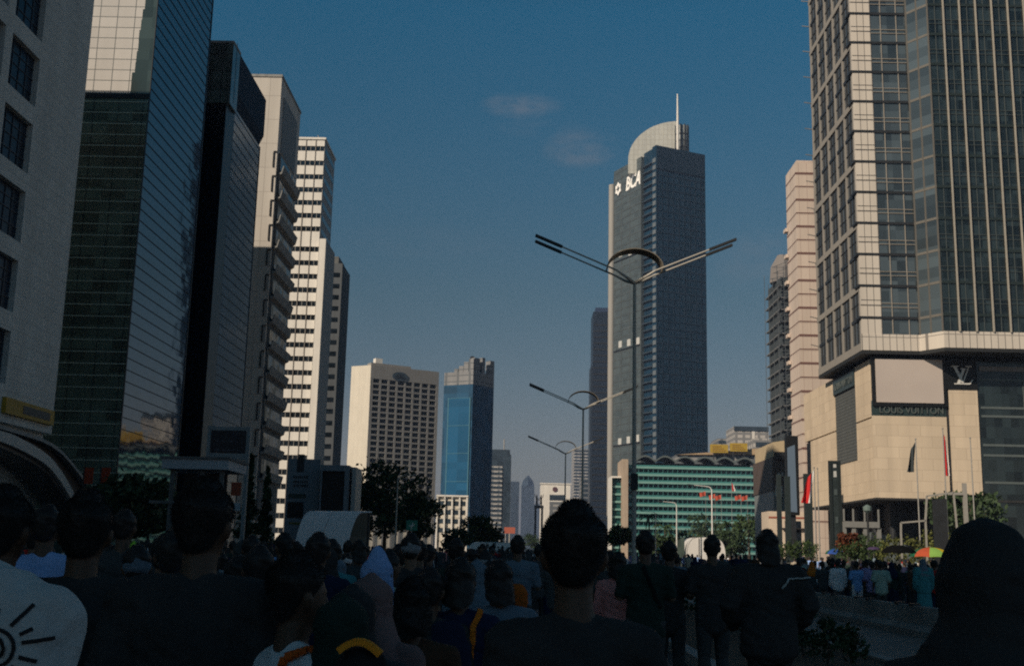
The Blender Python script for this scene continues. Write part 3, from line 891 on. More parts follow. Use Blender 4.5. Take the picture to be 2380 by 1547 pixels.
sb = empty('red_billboard', aty(1184, 1290, 420).to_2d().to_3d(), 'small faded red billboard far down the street beside the trees', 'billboard')
a0, a1 = aty(1172, 1224, 420), aty(1197, 1239, 420)
MB().box(a0.x, a1.x, 420, 420.5, a1.z, a0.z).build('board', mat('faded_red', (0.42, 0.12, 0.08), .6), sb)
MB().tube(((a0.x + a1.x) / 2, 420.25, 0), ((a0.x + a1.x) / 2, 420.25, a1.z), .3).build('post', M_STEEL, sb)


# ---- low hotel with scalloped canopy
def teal_hotel():
    Y = 470.0
    xa, xb = aty(1460, 1100, Y).x, aty(1803, 1100, Y).x
    H = zy(1600, 1082, Y)
    b = empty('teal_hotel', ((xa + xb) / 2, Y + 10, 0), 'long low hotel of teal glass bands under a scalloped roof edge', 'building')
    MB().box(xa, xb, Y + .8, Y + 22, 0, H).build('body', glass_mat('teal_glass', (0.015, 0.075, 0.072), .15, 1.5, .02, 2.2, 3.0, .5), b)
    zs = [zy(1600, 726 + .3945 * 0 + q, Y) for q in (360.0,)]
    MT = mat('teal_pale_slab', (0.19, 0.36, 0.325), .5, .08, .5)
    pit = (zy(1600, 1088, Y) - zy(1600, 1211, Y)) / 7
    z = zy(1600, 1088, Y)
    while z > 2:
        MB().box(xa, xb, Y - .6, Y + .78, z - .42, z + .42).build('balcony_slab', MT, b)
        MB().box(xa, xb, Y - .62, Y - .58, z + .43, z + 1.0).build('balustrade', mat('teal_balustrade', (0.06, 0.22, 0.21), .25), b)
        z -= pit
    fm = MB()
    n = 30
    for i in range(n + 1):
        x = xa + .3 + (xb - xa - .6) * i / n
        fm.box(x - .16, x + .16, Y - .3, Y + .75, 0, H)
    fm.build('mullions', mat('teal_mullion', (0.03, 0.11, 0.11), .5), b)
    # scalloped canopy: a row of low arches
    arch = MB()
    nx = 6; x0 = aty(1476, 1070, Y).x; x1 = aty(1752, 1070, Y).x; w = (x1 - x0) / nx
    zt = zy(1600, 1060, Y); zb = zy(1600, 1072, Y)
    for k in range(nx):
        for i in range(10):
            t0, t1 = i / 10, (i + 1) / 10
            za, zb_ = zb + (zt - zb) * math.sin(math.pi * t0), zb + (zt - zb) * math.sin(math.pi * t1)
            xa_, xb_ = x0 + w * (k + t0), x0 + w * (k + t1)
            arch.add([(xa_, Y - 2, za), (xb_, Y - 2, zb_), (xb_, Y + 18, zb_), (xa_, Y + 18, za), (xa_, Y - 2, za - .7), (xb_, Y - 2, zb_ - .7), (xb_, Y + 18, zb_ - .7), (xa_, Y + 18, za - .7)],
                     [(0, 1, 2, 3), (7, 6, 5, 4), (0, 4, 5, 1), (2, 6, 7, 3), (1, 5, 6, 2), (3, 7, 4, 0)])
    arch.build('scalloped_canopy', mat('canopy_grey_green', (0.10, 0.12, 0.12), .6), b)
    MB().box(x0, x1, Y + 1.2, Y + 17, H, zb - .8).build('attic', M_DARK, b)
    MB().box(aty(1745, 1060, Y).x, xb, Y + .5, Y + 18, H + .004, zy(1760, 1066, Y)).build('roof_end', M_FARGREY, b)
    # tan fin and slim side wing on the left
    xf0, xf1 = aty(1444, 1075, Y).x, aty(1458, 1075, Y).x
    MB().box(xf0, xf1, Y - 4, Y + 18, 0, zy(1450, 1068, Y)).build('tan_fin', mat('tan_fin', (0.46, 0.36, 0.27), .7, .08, .4, stain=.2), b)
    xw = aty(1422, 1108, Y).x
    MB().box(xw, xf0 - .003, Y + 1, Y + 16, 0, zy(1430, 1110, Y)).build('side_wing', MATS['teal_glass'], b)
    fr = MB().box(xw - .4, xw, Y - 1, Y + 16, 0, zy(1430, 1106, Y)).box(xw - .003, xf0 - .004, Y - 1, Y + 16, zy(1430, 1110, Y) + .003, zy(1430, 1106, Y) - .004)
    fr.build('wing_frame', MW, b)
    z = zy(1430, 1130, Y)
    while z > 3:
        MB().box(xw, xf0 - .01, Y + .4, Y + .99, z - .4, z + .4).build('balcony_slab', MT, b); z -= pit


teal_hotel()
M_TANROOF = mat('tan_tiles', (0.42, 0.30, 0.18), .8, .15, .5)
b = empty('tan_roof_block', (78, 530, 0), 'block with a sloping tan roof rising behind the teal hotel', 'building')
xa, xb = aty(1572, 1050, 520).x, aty(1800, 1040, 520).x
MB().box(xa, xb, 521, 545, 0, zy(1600, 1056, 520)).build('wall', M_FARGREY, b)
MB().extrude([(xa, 520, zy(1580, 1056, 520)), (xb, 520, zy(1790, 1056, 520)), (xb, 520, zy(1795, 1038, 520)), (xa + 18, 520, zy(1640, 1049, 520))], (0, 24, 0)).build('sloping_roof', M_TANROOF, b)
M_YEL = mat('yellow_board', (0.42, 0.28, 0.035), .5, .12, .6)
for i, (q0, q1, t, lb) in enumerate(((1650, 1692, 1032, 'yellow rooftop board on the left, above the tan roof behind the teal hotel'), (1696, 1737, 1029, 'yellow rooftop board on the right, standing slightly higher above the tan roof'))):
    p0, p1 = aty(q0, t, 518), aty(q1, t + 20, 518)
    s = empty('rooftop_board', ((p0.x + p1.x) / 2, 518, p1.z - 2), lb, 'billboard', 'yellow boards on the roof')
    MB().box(p0.x, p1.x, 517.6, 518, p1.z, p0.z).build('board', M_YEL, s)
    rl = MB()
    for k in range(3):
        z = p1.z + (p0.z - p1.z) * (.25 + .25 * k)
        rl.box(p0.x + 1, p1.x - 1 - k, 517.5, 517.59, z - .22, z + .22)
    rl.build('brown_lines', mat('brown_line', (0.30, 0.17, 0.03), .6), s)
    MB().tube((p0.x + 1.5, 517.9, p1.z - 3), (p0.x + 1.5, 517.9, p1.z), .2).tube((p1.x - 1.5, 517.9, p1.z - 3), (p1.x - 1.5, 517.9, p1.z), .2).build('post', M_DARK, s)


def glass_pair(b, x0, x1, Y, z):
    w = x1 - x0
    MB().box(x0 + w * .52, x0 + w * .60, Y - .3, Y - .004, z - 16, z - 3).build('light_strip', MW, b)
    MB().box(x0, x1, Y - .5, Y - .006, z - 3, z).build('roof_band', M_FARBLUE, b)


slab('glass_block', 'hazy pale glass block with a dark roof band behind the yellow boards', 1706, 1786, 990, 760, 30, M_FARPALE, glass_pair)
slab('hazy_side_block', 'hazy low block left of the glass block above the yellow boards', 1668, 1706, 1018, 860, 30, M_FARGREY, bands(6, .97, 4))
slab('cream_stepped_block', 'cream stepped block right of the yellow boards, beside the pink tower', 1752, 1830, 1018, 560, 20, M_FARPALE, bands(8, .95, 4))

# ================================================================== RIGHT SIDE OF THE STREET
M_BEIGE = panel_mat('beige_stone', (0.62, 0.505, 0.375), (0.46, 0.37, 0.275), 3.2, 1.6, .03, .7, .06, .5, .16)
M_BEIGE2 = panel_mat('tower_stone', (0.60, 0.54, 0.47), (0.22, 0.20, 0.18), 1.0, 4.77, .06, .6, .03)
G_TOWER = glass_mat('tower_glass', (0.058, 0.074, 0.083), .12, 1.7, .015, 1.3, 1.55, .5)
G_TOWERD = glass_mat('tower_dark_glass', (0.018, 0.027, 0.030), .12, 1.55, .015, 1.2, 1.6, .6)
G_TLEFT = glass_mat('tower_side_glass', (0.065, 0.072, 0.078), .2, 1.5, .02, 1.6, 2.3, .4)


def mall_tower():
    b = empty('mall_tower', (70, 175, 0), 'office tower with pale stone corner and light vertical fins above the podium', 'building')
    XF, YF, YB = 49.05, 163.0, 187.6
    ZB, H, pit = 31.44, 118.0, 4.77
    XC, XG, XD, YD = 52.05, 57.35, 59.7, 159.7
    MB().prism([(XF + .5, YF + .4), (XG, YF + .4), (XD + .2, YD + .4), (98, YD + .4), (98, YB), (XF + .5, YB)], ZB + .5, H).build('core', M_BLACK, b)
    soff = [(XF, YF), (XG, YF), (XD, YD), (98, YD), (98, YB + .1), (XF, YB + .1)]
    MB().prism(soff, ZB - .5, ZB).build('soffit', mat('soffit_dark', (0.02, 0.022, 0.024), .7), b)
    MB().box(XF, XC, YF, YF + .39, ZB, H).build('corner_column', M_BEIGE2, b)
    zs = [84.0 - 4.77 * k + .05 for k in range(-7, 12) if 84.0 - 4.77 * k > ZB + 3]
    ln = MB()
    for z in zs: ln.box(XF - .06, XC + .06, YF - .1, YF - .004, z - .22, z + .10).box(XF - .3, XF - .062, YF - .1, YF + 2, z - .22, z + .1)
    for z in zs: ln.box(XF + .05, XC - .02, YF - .03, YF - .005, z + 1.7, z + 1.78).box(XF + .05, XC - .02, YF - .03, YF - .005, z + 2.5, z + 2.58)
    ln.build('groove', M_DARK, b)
    # front glass bay
    MB().box(XC + .003, XG, YF + .1, YF + .39, ZB + 2.4, H).build('bay_glass', G_TOWER, b)
    T = fac((0, YF, 0), (1, 0, 0), (0, -1, 0))
    MB(T).grid([XC + 1.55, XC + 3.95], [z + q for z in zs for q in (1.5, 2.1)], XC, XG, ZB + 2.4, H, .11, .09, -.1, 0.03).build('bay_mullions', mat('mullion_tan', (0.30, 0.27, 0.23), .5), b)
    sp = MB(T)
    for z in zs: sp.box(XC, XG, -.09, .06, z - .28, z + .12)
    sp.build('bay_spandrel', M_DARK, b)
    # chamfer
    MB().prism([(XG, YF), (XD, YD), (XD + .1, YD + .39), (XG + .1, YF + .39)], ZB + 2.4, H).build('chamfer_glass', G_TOWER, b)
    ch = MB()
    for t in (0.05, .5, .97):
        x, y = XG + (XD - XG) * t, YF + (YD - YF) * t
        ch.box(x - .09, x + .09, y - .14, y + .1, ZB + 2.4, H)
    for z in zs:
        ch.prism([(XG, YF - .08), (XD, YD - .08), (XD, YD - .005), (XG, YF - .005)], z - .28, z + .1)
    ch.build('chamfer_mullions', mat('mullion_dark_tan', (0.14, 0.13, 0.115), .5), b)
    # dark finned front
    MB().box(XD, 98, YD + .1, YD + .39, ZB + 2.4, H).build('front_glass', G_TOWERD, b)
    T = fac((0, YD, 0), (1, 0, 0), (0, -1, 0))
    MB(T).grid([XD + 1.05 + 2.42 * i for i in range(16)], [z + q for z in zs for q in (1.6, 2.25)], XD, 98, ZB + 2.4, H, .08, .07, -.1, .02).build('front_mullions', mat('mullion_blue_grey', (0.07, 0.085, 0.085), .5), b)
    sp = MB(T)
    for z in zs: sp.box(XD, 98, -.09, .05, z - .3, z + .12)
    sp.build('front_spandrel', mat('spandrel_green_black', (0.022, 0.032, 0.032), .4), b)
    for i in range(16):
        x = XD + 2.26 + 2.42 * i
        MB(T).box(x - .10, x + .10, .03, .30, ZB + 2.35, H).build('fin', mat('fin_pale', (0.36, 0.33, 0.28), .5), b)
    # bottom band
    MB().prism([(XF - .05, YF - .06), (XG, YF - .06), (XD, YD - .06), (98, YD - .06), (98, YD + .3), (XD, YD + .3), (XG, YF + .3), (XF - .05, YF + .3)], ZB + .01, ZB + 2.39).build('base_band', M_BEIGE2, b)
    # street side: large windows between stone piers, a stone band every second floor
    MB().box(XF + .2, XF + .49, YF + .4, YB, ZB + .5, H).build('side_glass', G_TLEFT, b)
    T = fac((XF, 0, 0), (0, 1, 0), (-1, 0, 0))
    MG = mat('side_stone', (0.27, 0.25, 0.225), .7, .06, .4)
    n = 5
    pi_ = MB(T)
    for i in range(n + 1):
        y = YF + .7 + (YB - YF - 1.2) * i / n
        pi_.box(y - .28, y + .28, -.2, 0.0, ZB + 1.2, H)
    pi_.build('side_pier', MG, b)
    sd = MB(T)
    for k, z in enumerate(zs):
        if k % 2 == 0: sd.box(YF + .4, YB, -.2, .04, z - .75, z + .15)
    sd.box(YF + .4, YB, -.2, .05, ZB + .01, ZB + 1.15)
    sd.build('side_band', MG, b)
    th = MB(T)
    for k, z in enumerate(zs):
        if k % 2: th.box(YF + .4, YB, -.2, -.03, z - .25, z + .2)
        th.box(YF + .4, YB, -.2, -.1, z + 2.2, z + 2.3)
    for i in range(n):
        for f in (.33, .66):
            y = YF + .7 + (YB - YF - 1.2) * (i + f) / n
            th.box(y - .06, y + .06, -.2, -.05, ZB + 1.2, H)
    th.build('side_frame', M_DARK, b)
    sw = MB()
    for z in zs:
        sw.bar((XF - .05, YB - .3, z), (XF - 1.1, YB + .3, z + .4), .18, .12)
    sw.build('side_bracket', M_DARK, b)


mall_tower()

ZX, ZYQ = (lambda a: 1772 + .3945 * a), (lambda a: 726.4 + .3945 * a)


def podium():
    b = empty('shopping_podium', (70, 185, 0), 'beige stone shopping podium with blank pale screen and shop lettering', 'building')
    XP, YP = 50.5, 164.1
    X = lambda zx, zy_: aty(ZX(zx), ZYQ(zy_), YP).x
    Z = lambda zx, zy_: aty(ZX(zx), ZYQ(zy_), YP).z
    YL = lambda zx, zy_: atx(ZX(zx), ZYQ(zy_), XP).y
    ZL = lambda zx, zy_: atx(ZX(zx), ZYQ(zy_), XP).z
    zb, zt = Z(880, 1092), Z(860, 274)
    ya = YL(245, 560)
    MB().box(XP + .5, 110, YP + .5, ya - .2, zb + .3, zt).build('core', M_BLACK, b)
    MB().box(XP + .9, 110, YP + .9, 187, zt + .004, 30.93).build('dark_fascia', M_BLACK, b)
    MB().box(XP, 110, YP, ya - .1, zb - .3, zb).build('overhang', mat('overhang_dark', (0.03, 0.03, 0.03), .8), b)
    # front wall (faces the camera)
    x0, x1 = XP, X(1094, 800)
    z1 = Z(880, 610)
    MB().box(x0, x1, YP, YP + .49, zb, z1).build('front_wall', M_BEIGE, b)
    z2, z3 = Z(880, 606), Z(880, 545)
    MB().box(x0, x1, YP + .1, YP + .49, z1 + .003, z3 + .6).build('sign_strip', mat('sign_teal_black', (0.030, 0.048, 0.048), .3), b)
    ml = mat('dim_letter', (0.10, 0.115, 0.11), .4)
    u0, u1 = X(690, 575), X(1065, 575)
    T = Matrix(((1, 0, 0, (u0 + u1) / 2), (0, 0, -1, YP - .02), (0, 1, 0, (z1 + z3) / 2 + .1), (0, 0, 0, 1)))
    text_part('shop_lettering', 'LOUIS VUITTON', ml, T, (z3 - z1) * .62, .08, b, width=(u1 - u0))
    # big blank screen
    s0, s1, sz0, sz1 = X(664, 400), X(1058, 400), Z(860, 532), Z(860, 277)
    MB().box(x0 + .1, s1 + .5, YP - .25, YP + .4, sz0 - .5, zt + .3).build('screen_frame', M_BLACK, b)
    sc = MB().box(s0, s1, YP - .4, YP - .26, sz0, sz1).build('blank_screen', mat('screen_grey_pink', (0.50, 0.43, 0.385), .55, .05, .25), b)
    MB().box(s1 + .55, x1, YP - .1, YP + .48, z3 + .7, zt).build('blue_strip', mat('blue_grey_strip', (0.10, 0.13, 0.15), .3), b)
    # logo panel and tall pier
    l0, l1 = X(1096, 380), X(1262, 380)
    lz = Z(1180, 452)
    MB().box(x1 + .003, l1, YP - .2, YP + .48, lz, zt - .02).build('logo_panel', M_BLACK, b)
    cx, cz, h = X(1172, 370), (Z(1172, 425) + Z(1172, 310)) / 2, Z(1172, 312) - Z(1172, 424)
    T = Matrix(((1, 0, 0, cx), (0, 0, -1, YP - .21), (0, 1, 0, cz), (0, 0, 0, 1)))
    mo = MB(T); k = h

    def strip(p, q, w0, w1=None, z=0.0):
        w1 = w0 if w1 is None else w1
        mo.extrude([(p[0] - w0, p[1], z), (p[0] + w0, p[1], z), (q[0] + w1, q[1], z), (q[0] - w1, q[1], z)], (0, 0, .12))
    # V: heavy left stroke, fine right stroke, serifs
    strip((-.36 * k, .42 * k), (.02 * k, -.42 * k), .085 * k, .06 * k)
    strip((.36 * k, .42 * k), (.03 * k, -.42 * k), .028 * k, .028 * k, .002)
    mo.extrude([(-.55 * k, .42 * k, .003), (-.16 * k, .42 * k, .003), (-.16 * k, .47 * k, .003), (-.55 * k, .47 * k, .003)], (0, 0, .12))
    mo.extrude([(.2 * k, .42 * k, .003), (.52 * k, .42 * k, .003), (.52 * k, .47 * k, .003), (.2 * k, .47 * k, .003)], (0, 0, .12))
    # L: slanted stroke across the V, foot with an upturned serif
    strip((.10 * k, .30 * k), (-.20 * k, -.45 * k), .075 * k, .075 * k, .004)
    mo.extrude([(-.42 * k, -.50 * k, .005), (.40 * k, -.50 * k, .005), (.56 * k, -.25 * k, .005), (.50 * k, -.24 * k, .005), (.36 * k, -.43 * k, .005), (-.42 * k, -.45 * k, .005)], (0, 0, .12))
    mo.extrude([(-.06 * k, .30 * k, .006), (.22 * k, .30 * k, .006), (.22 * k, .34 * k, .006), (-.06 * k, .34 * k, .006)], (0, 0, .12))
    mo.build('monogram', mat('monogram_pale', (0.62, 0.60, 0.56), .4), b)
    MB().box(x1 + .45, X(1284, 800), YP - .05, YP + .47, Z(1180, 1070), lz - .004).build('tall_pier', M_BEIGE, b)
    MB().box(x1 + .003, x1 + .44, YP + .2, YP + .47, zb, lz - .005).build('pier_gap', M_DARK, b)
    # dark shop front on the right
    d0 = X(1285, 800)
    MB().box(l1 + .004, 110, YP + .1, YP + .46, zb - 6, zt - .03).build('dark_front', G_TOWERD, b)
    rb = MB()
    for q in (325, 395, 560, 610, 780, 840, 1000):
        z = Z(1380, q); rb.box(l1 + .4, 110, YP + .02, YP + .1, z - .16, z + .16)
    for i in range(6): rb.box(l1 + 6.6 + i * 6.4, l1 + 6.72 + i * 6.4, YP - .02, YP + .1, zb - 6, zt - 1)
    rb.build('front_rail', mat('rail_blue_grey', (0.10, 0.12, 0.12), .5), b)
    MB().box(l1 + .4, 110, YP - .1, YP + .1, Z(1380, 345), Z(1380, 318)).build('pale_lintel', mat('lintel_grey', (0.20, 0.19, 0.185), .6), b)
    # street wall: panels between dark joints
    yb, yc, yd = YL(287, 900), YL(428, 650), YL(552, 650)
    zj = ZL(600, 632); zg = ZL(500, 880)
    zs_ = ZL(480, 455)
    P = lambda nm, y0, y1, za, zb_, m=M_BEIGE, dx=0.0: MB().box(XP + dx, XP + .49, y0, y1, za, zb_).build(nm, m, b)
    P('wall_panel', yc + .12, ya, zj + .12, zt - .02)
    P('wall_panel', yc + .12, yb, zb, zj - .12)
    P('wall_panel', YP + .5, yd - .12, zj + .12, zt - .02)
    P('wall_panel', YP + .5, yd - .12, zb, zj - .12)
    P('wall_panel', yd - .06, yc + .08, zb, zg - .15, M_BEIGE, .01)
    P('grid_screen', yd, yc, zg, zs_ - .2, panel_mat('mesh_grey', (0.115, 0.12, 0.115), (0.05, 0.055, 0.055), .5, .5, .06, .6), .15)
    P('side_sign', yd - .05, yc + .1, zs_ - .15, zt - .4, mat('side_sign_dark', (0.03, 0.045, 0.045), .3), -.15)
    T = Matrix(((0, 0, -1, XP - .17), (-1, 0, 0, (yd + yc) / 2), (0, 1, 0, (zs_ + zt) / 2 - .3), (0, 0, 0, 1)))
    text_part('side_lettering', 'LOUIS VUITTON', ml, T, (zt - zs_) * .42, .05, b, width=(yc - yd) * .86)
    P('dark_slot', yb + .05, ya - .05, zb, zj - .13, M_BLACK, .3)
    # ground floor recess, shade drawn as black box and dark columns; steps, a porch
    MB().box(XP + 5, 110, YP + 7, ya - 3, 0, zb - .3).build('recess_shade', M_BLACK, b)
    for k_ in range(5):
        MB().tube((XP + 4.4, YP + 6.4 + k_ * 8.5, 0), (XP + 4.4, YP + 6.4 + k_ * 8.5, zb - .3), .5, n=12).build('column', M_DARK, b)
    for k_ in range(5):
        MB().tube((XP + 9 + k_ * 9, YP + 6.4, 0), (XP + 9 + k_ * 9, YP + 6.4, zb - .3), .5, n=12).build('column', M_DARK, b)
    po = MB()
    p0, p1 = aty(ZX(486), ZYQ(1240), 158), aty(ZX(690), ZYQ(1225), 158)
    po.box(p0.x, p1.x, 158, 160, p0.z - .5, p0.z + .3)
    for t in (.0, .27, .6, 1.0):
        x = p0.x + (p1.x - p0.x) * t
        po.box(x - .25, x + .25, 158.2, 158.8, 0, p0.z - .5)
        po.box(x - .1, x + .1, 158.3, 158.5, p0.z + .3, p0.z + 2.0)
    po.build('porch', mat('porch_grey', (0.20, 0.20, 0.19), .7), b)
    MB().extrude([(p1.x, 159, 0), (p1.x + 9, 159, 0), (p1.x + 9, 159, 1.2), (p1.x, 159, 5.4)], (0, 5, 0)).build('ramp', mat('ramp_glass', (0.11, 0.13, 0.13), .3), b)


podium()

# ---- pink-beige grooved tower
b = empty('pink_grooved_tower', (62, 222, 0), 'pinkish tower with dark red horizontal grooves, between the office tower and the open sky', 'building')
XK = 53.0
p = atx(1848, 378, XK); YK, HK = p.y, p.z
YK1 = atx(1826, 412, XK).y
M_PINK = panel_mat('pink_stone', (0.60, 0.50, 0.43), (0.42, 0.32, 0.28), 1.6, 2.72, .05, .7, .04)
MB().box(XK, 78, YK, YK1, 0, HK).build('wall', M_PINK, b)
MB().box(XK + .35, 78, YK + .35, YK1, HK, HK + .6).build('parapet', M_PINK, b)
gr = MB()
z = HK - 2.2; k = 0
while z > 8:
    hgt = .10 if k % 2 else .20
    gr.box(XK - .03, 78, YK - .05, YK - .004, z - hgt, z + hgt).box(XK - .05, XK - .004, YK - .05, YK1, z - hgt * .6, z + hgt * .6)
    z -= 2.72; k += 1
gr.build('groove', mat('groove_red', (0.16, 0.085, 0.075), .7), b)
bl = MB()
z = HK - 12
while z > 14:
    bl.box(XK - .6, XK - .06, YK1 - 1.2, YK1 + .6, z - .15, z + .55); z -= 5.44
bl.build('balcony', M_PINK, b)

# ---- tower under construction
b = empty('scaffolded_tower', (88, 350, 0), 'unfinished dark tower wrapped in scaffolding, behind the pink grooved tower', 'building')
xa, xb = aty(1806, 640, 340).x, aty(1850, 640, 340).x
HU = zy(1815, 640, 340)
MB().box(xa + 1.5, xb, 342, 360, 0, HU).build('core', mat('raw_concrete_dark', (0.05, 0.06, 0.065), .8, .3, .2), b)
fl = MB(); z = 6.0
while z < HU:
    fl.box(xa + .8, xb, 341, 361, z - .2, z + .2); z += 3.7
fl.build('floor_slab', mat('raw_concrete', (0.17, 0.17, 0.17), .8, .2, .4), b)
sc_ = MB(); r2 = random.Random(3)
for i in range(4):
    x = xa + .2 + (xb - xa) * i / 3.2
    sc_.box(x - .07, x + .07, 340, 340.14, 0, HU + r2.uniform(0, 6))
for i in range(4):
    y = 340 + i * 6
    sc_.box(xa - .1, xa + .04, y, y + .14, 0, HU + r2.uniform(0, 5))
z = 4
while z < HU + 3:
    e = 2.4 * r2.random() if z > 70 else .6 * r2.random()
    sc_.box(xa - e, xb, 339.9, 340.0, z, z + .12)
    sc_.bar((xa - e, 340, z), (xa + 3, 340, z + r2.uniform(1, 2.4)), .16, .12)
    z += 1.85
sc_.build('scaffold', mat('scaffold_grey', (0.09, 0.10, 0.11), .6), b)
MB().lathe(((xa + xb) / 2 + 1, 350, 0), [(4.0, HU), (3.6, HU + 5), (1.4, HU + 9)], 8).build('top_cone', mat('raw_top', (0.20, 0.18, 0.17), .8), b)
# ================================================================== TREES, HEDGES
def leaf_mat(name, c):
    m = mat(name, c, 0.6, 0.55, 0.35, spec=.3)
    return m


LEAF_D = leaf_mat('dark_leaf', (0.035, 0.060, 0.025))
LEAF_M = leaf_mat('mid_leaf', (0.042, 0.070, 0.022))
LEAF_Y = leaf_mat('yellow_leaf', (0.10, 0.11, 0.03))
LEAF_O = leaf_mat('orange_flower', (0.14, 0.042, 0.018))
BARK = mat('bark', (0.07, 0.055, 0.04), .9, .3, 3, .4)


def leaves(mb, r, c, rx, ry, rz, n_cl, n_lf, size, cl=0.28):
    c = Vector(c)
    for _ in range(n_cl):
        while True:
            p = Vector((r.uniform(-1, 1), r.uniform(-1, 1), r.uniform(-1, 1)))
            if .25 < p.length < 1: break
        q = c + Vector((p.x * rx, p.y * ry, p.z * rz))
        cr = cl * r.uniform(.6, 1.3)
        for _ in range(n_lf):
            d = Vector((r.gauss(0, .5), r.gauss(0, .5), r.gauss(0, .4)))
            o = q + Vector((d.x * rx, d.y * ry, d.z * rz)) * cr
            a = Vector((r.uniform(-1, 1), r.uniform(-1, 1), r.uniform(-1, 1))).normalized()
            e = a.orthogonal().normalized(); f = a.cross(e)
            s = size * r.uniform(.6, 1.4)
            mb.add([o - e * s, o - f * s * .5, o + e * s, o + f * s * .5], [(0, 1, 2, 3)])
    return mb


def tree(name, label, x, y, h, rx, rz, seed, m=LEAF_D, group=None, n_cl=46, n_lf=34, size=.34, base=0.0, cyl=False):
    r = random.Random(seed)
    t = empty(name, (x, y, base), label, 'tree', group)
    tr = MB()
    th = h - rz * 1.3
    pts = [Vector((x, y, base - .05)), Vector((x + r.uniform(-.15, .15), y, base + th * .5)), Vector((x + r.uniform(-.3, .3), y, base + th)), Vector((x, y, base + h - rz * .5))]
    tr.path(pts, [.05 * h * .5, .04 * h * .45, .03 * h * .45, .01 * h], 8)
    for i in range(7):
        a = r.uniform(0, 6.28); k = r.uniform(.55, .95)
        s = pts[1].lerp(pts[2], k)
        e = Vector((x + rx * .65 * math.cos(a), y + rx * .65 * math.sin(a), base + h - rz * r.uniform(.5, 1.3)))
        tr.path([s, s.lerp(e, .5) + Vector((0, 0, .3)), e], [.016 * h * .6, .010 * h * .6, .004 * h], 6)
    tr.build('trunk', BARK, t)
    leaves(MB(), r, (x, y, base + h - rz), rx, rx, rz, n_cl, n_lf, size).build('crown', m, t)
    cm = MB()
    return t


def P(q, Y): r = ray(q, horizon(q)); return r.x / r.y * Y


tree('street_tree', 'largest dark street tree in front of the window grid hotel', P(893, 150), 150, zy(905, 1078, 150), 5.6, 4.6, 11, n_cl=90)
tree('street_tree', 'dark tree left of the largest tree, beside the grey sign pylon', P(848, 158), 158, zy(850, 1120, 158), 3.4, 3.6, 12)
tree('street_tree', 'lower dark tree just right of the largest tree', P(950, 165), 165, zy(950, 1136, 165), 4.4, 3.6, 13)
tree('street_tree', 'dark tree below the low white building, behind pale lamp posts', P(976, 180), 180, zy(976, 1160, 180), 2.6, 3.0, 14)
tree('street_tree', 'dark tree right of the low white building', P(1108, 210), 210, zy(1108, 1198, 210), 3.4, 3.0, 15)
tree('street_tree', 'small dark tree at the right end of the left row of trees', P(1130, 230), 230, zy(1130, 1216, 230), 3.6, 2.6, 16)
tree('street_tree', 'dark tree right behind the pale lamp posts, lower than its neighbours', P(1056, 200), 200, zy(1056, 1232, 200), 2.6, 1.8, 17)
for i, (q, Y, qy, rx, lb) in enumerate(((300, 96, 1094, 3.2, 'dark bushy tree at the foot of the blue mirrored tower'), (250, 101, 1130, 2.6, 'dark tree by the end of the curved canopy'),
                                       (345, 104, 1110, 2.6, 'dark tree behind the pale flat roof slab'))):
    tree('street_tree', lb, P(q, Y), Y, zy(q, qy, Y), rx, rx * .9, 30 + i)


def cypress(q, Y, qy, seed, lb):
    r = random.Random(seed); x = P(q, Y); h = zy(q, qy, Y)
    t = empty('cypress', (x, Y, 0), lb, 'tree')
    MB().tube((x, Y, 0), (x, Y, h * .8), .16, .05).build('trunk', BARK, t)
    mb = MB()
    for k in range(24):
        f = k / 23; z = .6 + (h - .7) * f
        w = .95 * math.sin(math.pi * min(1, .25 + .75 * (1 - f)) * .5) * (1 - f * .78)
        leaves(mb, r, (x, Y, z), w, w, .5, 5, 26, .16, .5)
    mb.build('crown', LEAF_D, t)


cypress(572, 78, 1068, 41, 'tall slim dark cypress beside the dark billboard frame')
cypress(612, 84, 1092, 42, 'shorter slim dark cypress right of the billboard frame')


def palm(q, Y, qy, seed, lb):
    r = random.Random(seed); x = P(q, Y); h = zy(q, qy, Y)
    t = empty('palm_tree', (x, Y, 0), lb, 'tree', None)
    MB().path([(x, Y, 0), (x + .15, Y, h * .5), (x, Y, h - 1.2)], [.26, .2, .16], 8).build('trunk', BARK, t)
    cr = MB()
    for i in range(22):
        a = r.uniform(0, 6.28); el = r.uniform(-.3, 1.1); L = r.uniform(2.6, 3.6)
        d = Vector((math.cos(a), math.sin(a), 0)); pv = None
        for k in range(9):
            f = k / 8
            p = Vector((x, Y, h - 1.2)) + d * L * f + Vector((0, 0, L * (math.sin(el) * f - .75 * f * f)))
            if pv is not None:
                sd = d.cross(Vector((0, 0, 1)))
                for s in (-1, 1):
                    e = p + sd * s * .55 * (1 - f * .6) + Vector((0, 0, -.25))
                    cr.add([pv, p, e], [(0, 1, 2)])
                cr.bar(pv, p, .05, .05)
            pv = p
    cr.build('crown', LEAF_M, t)


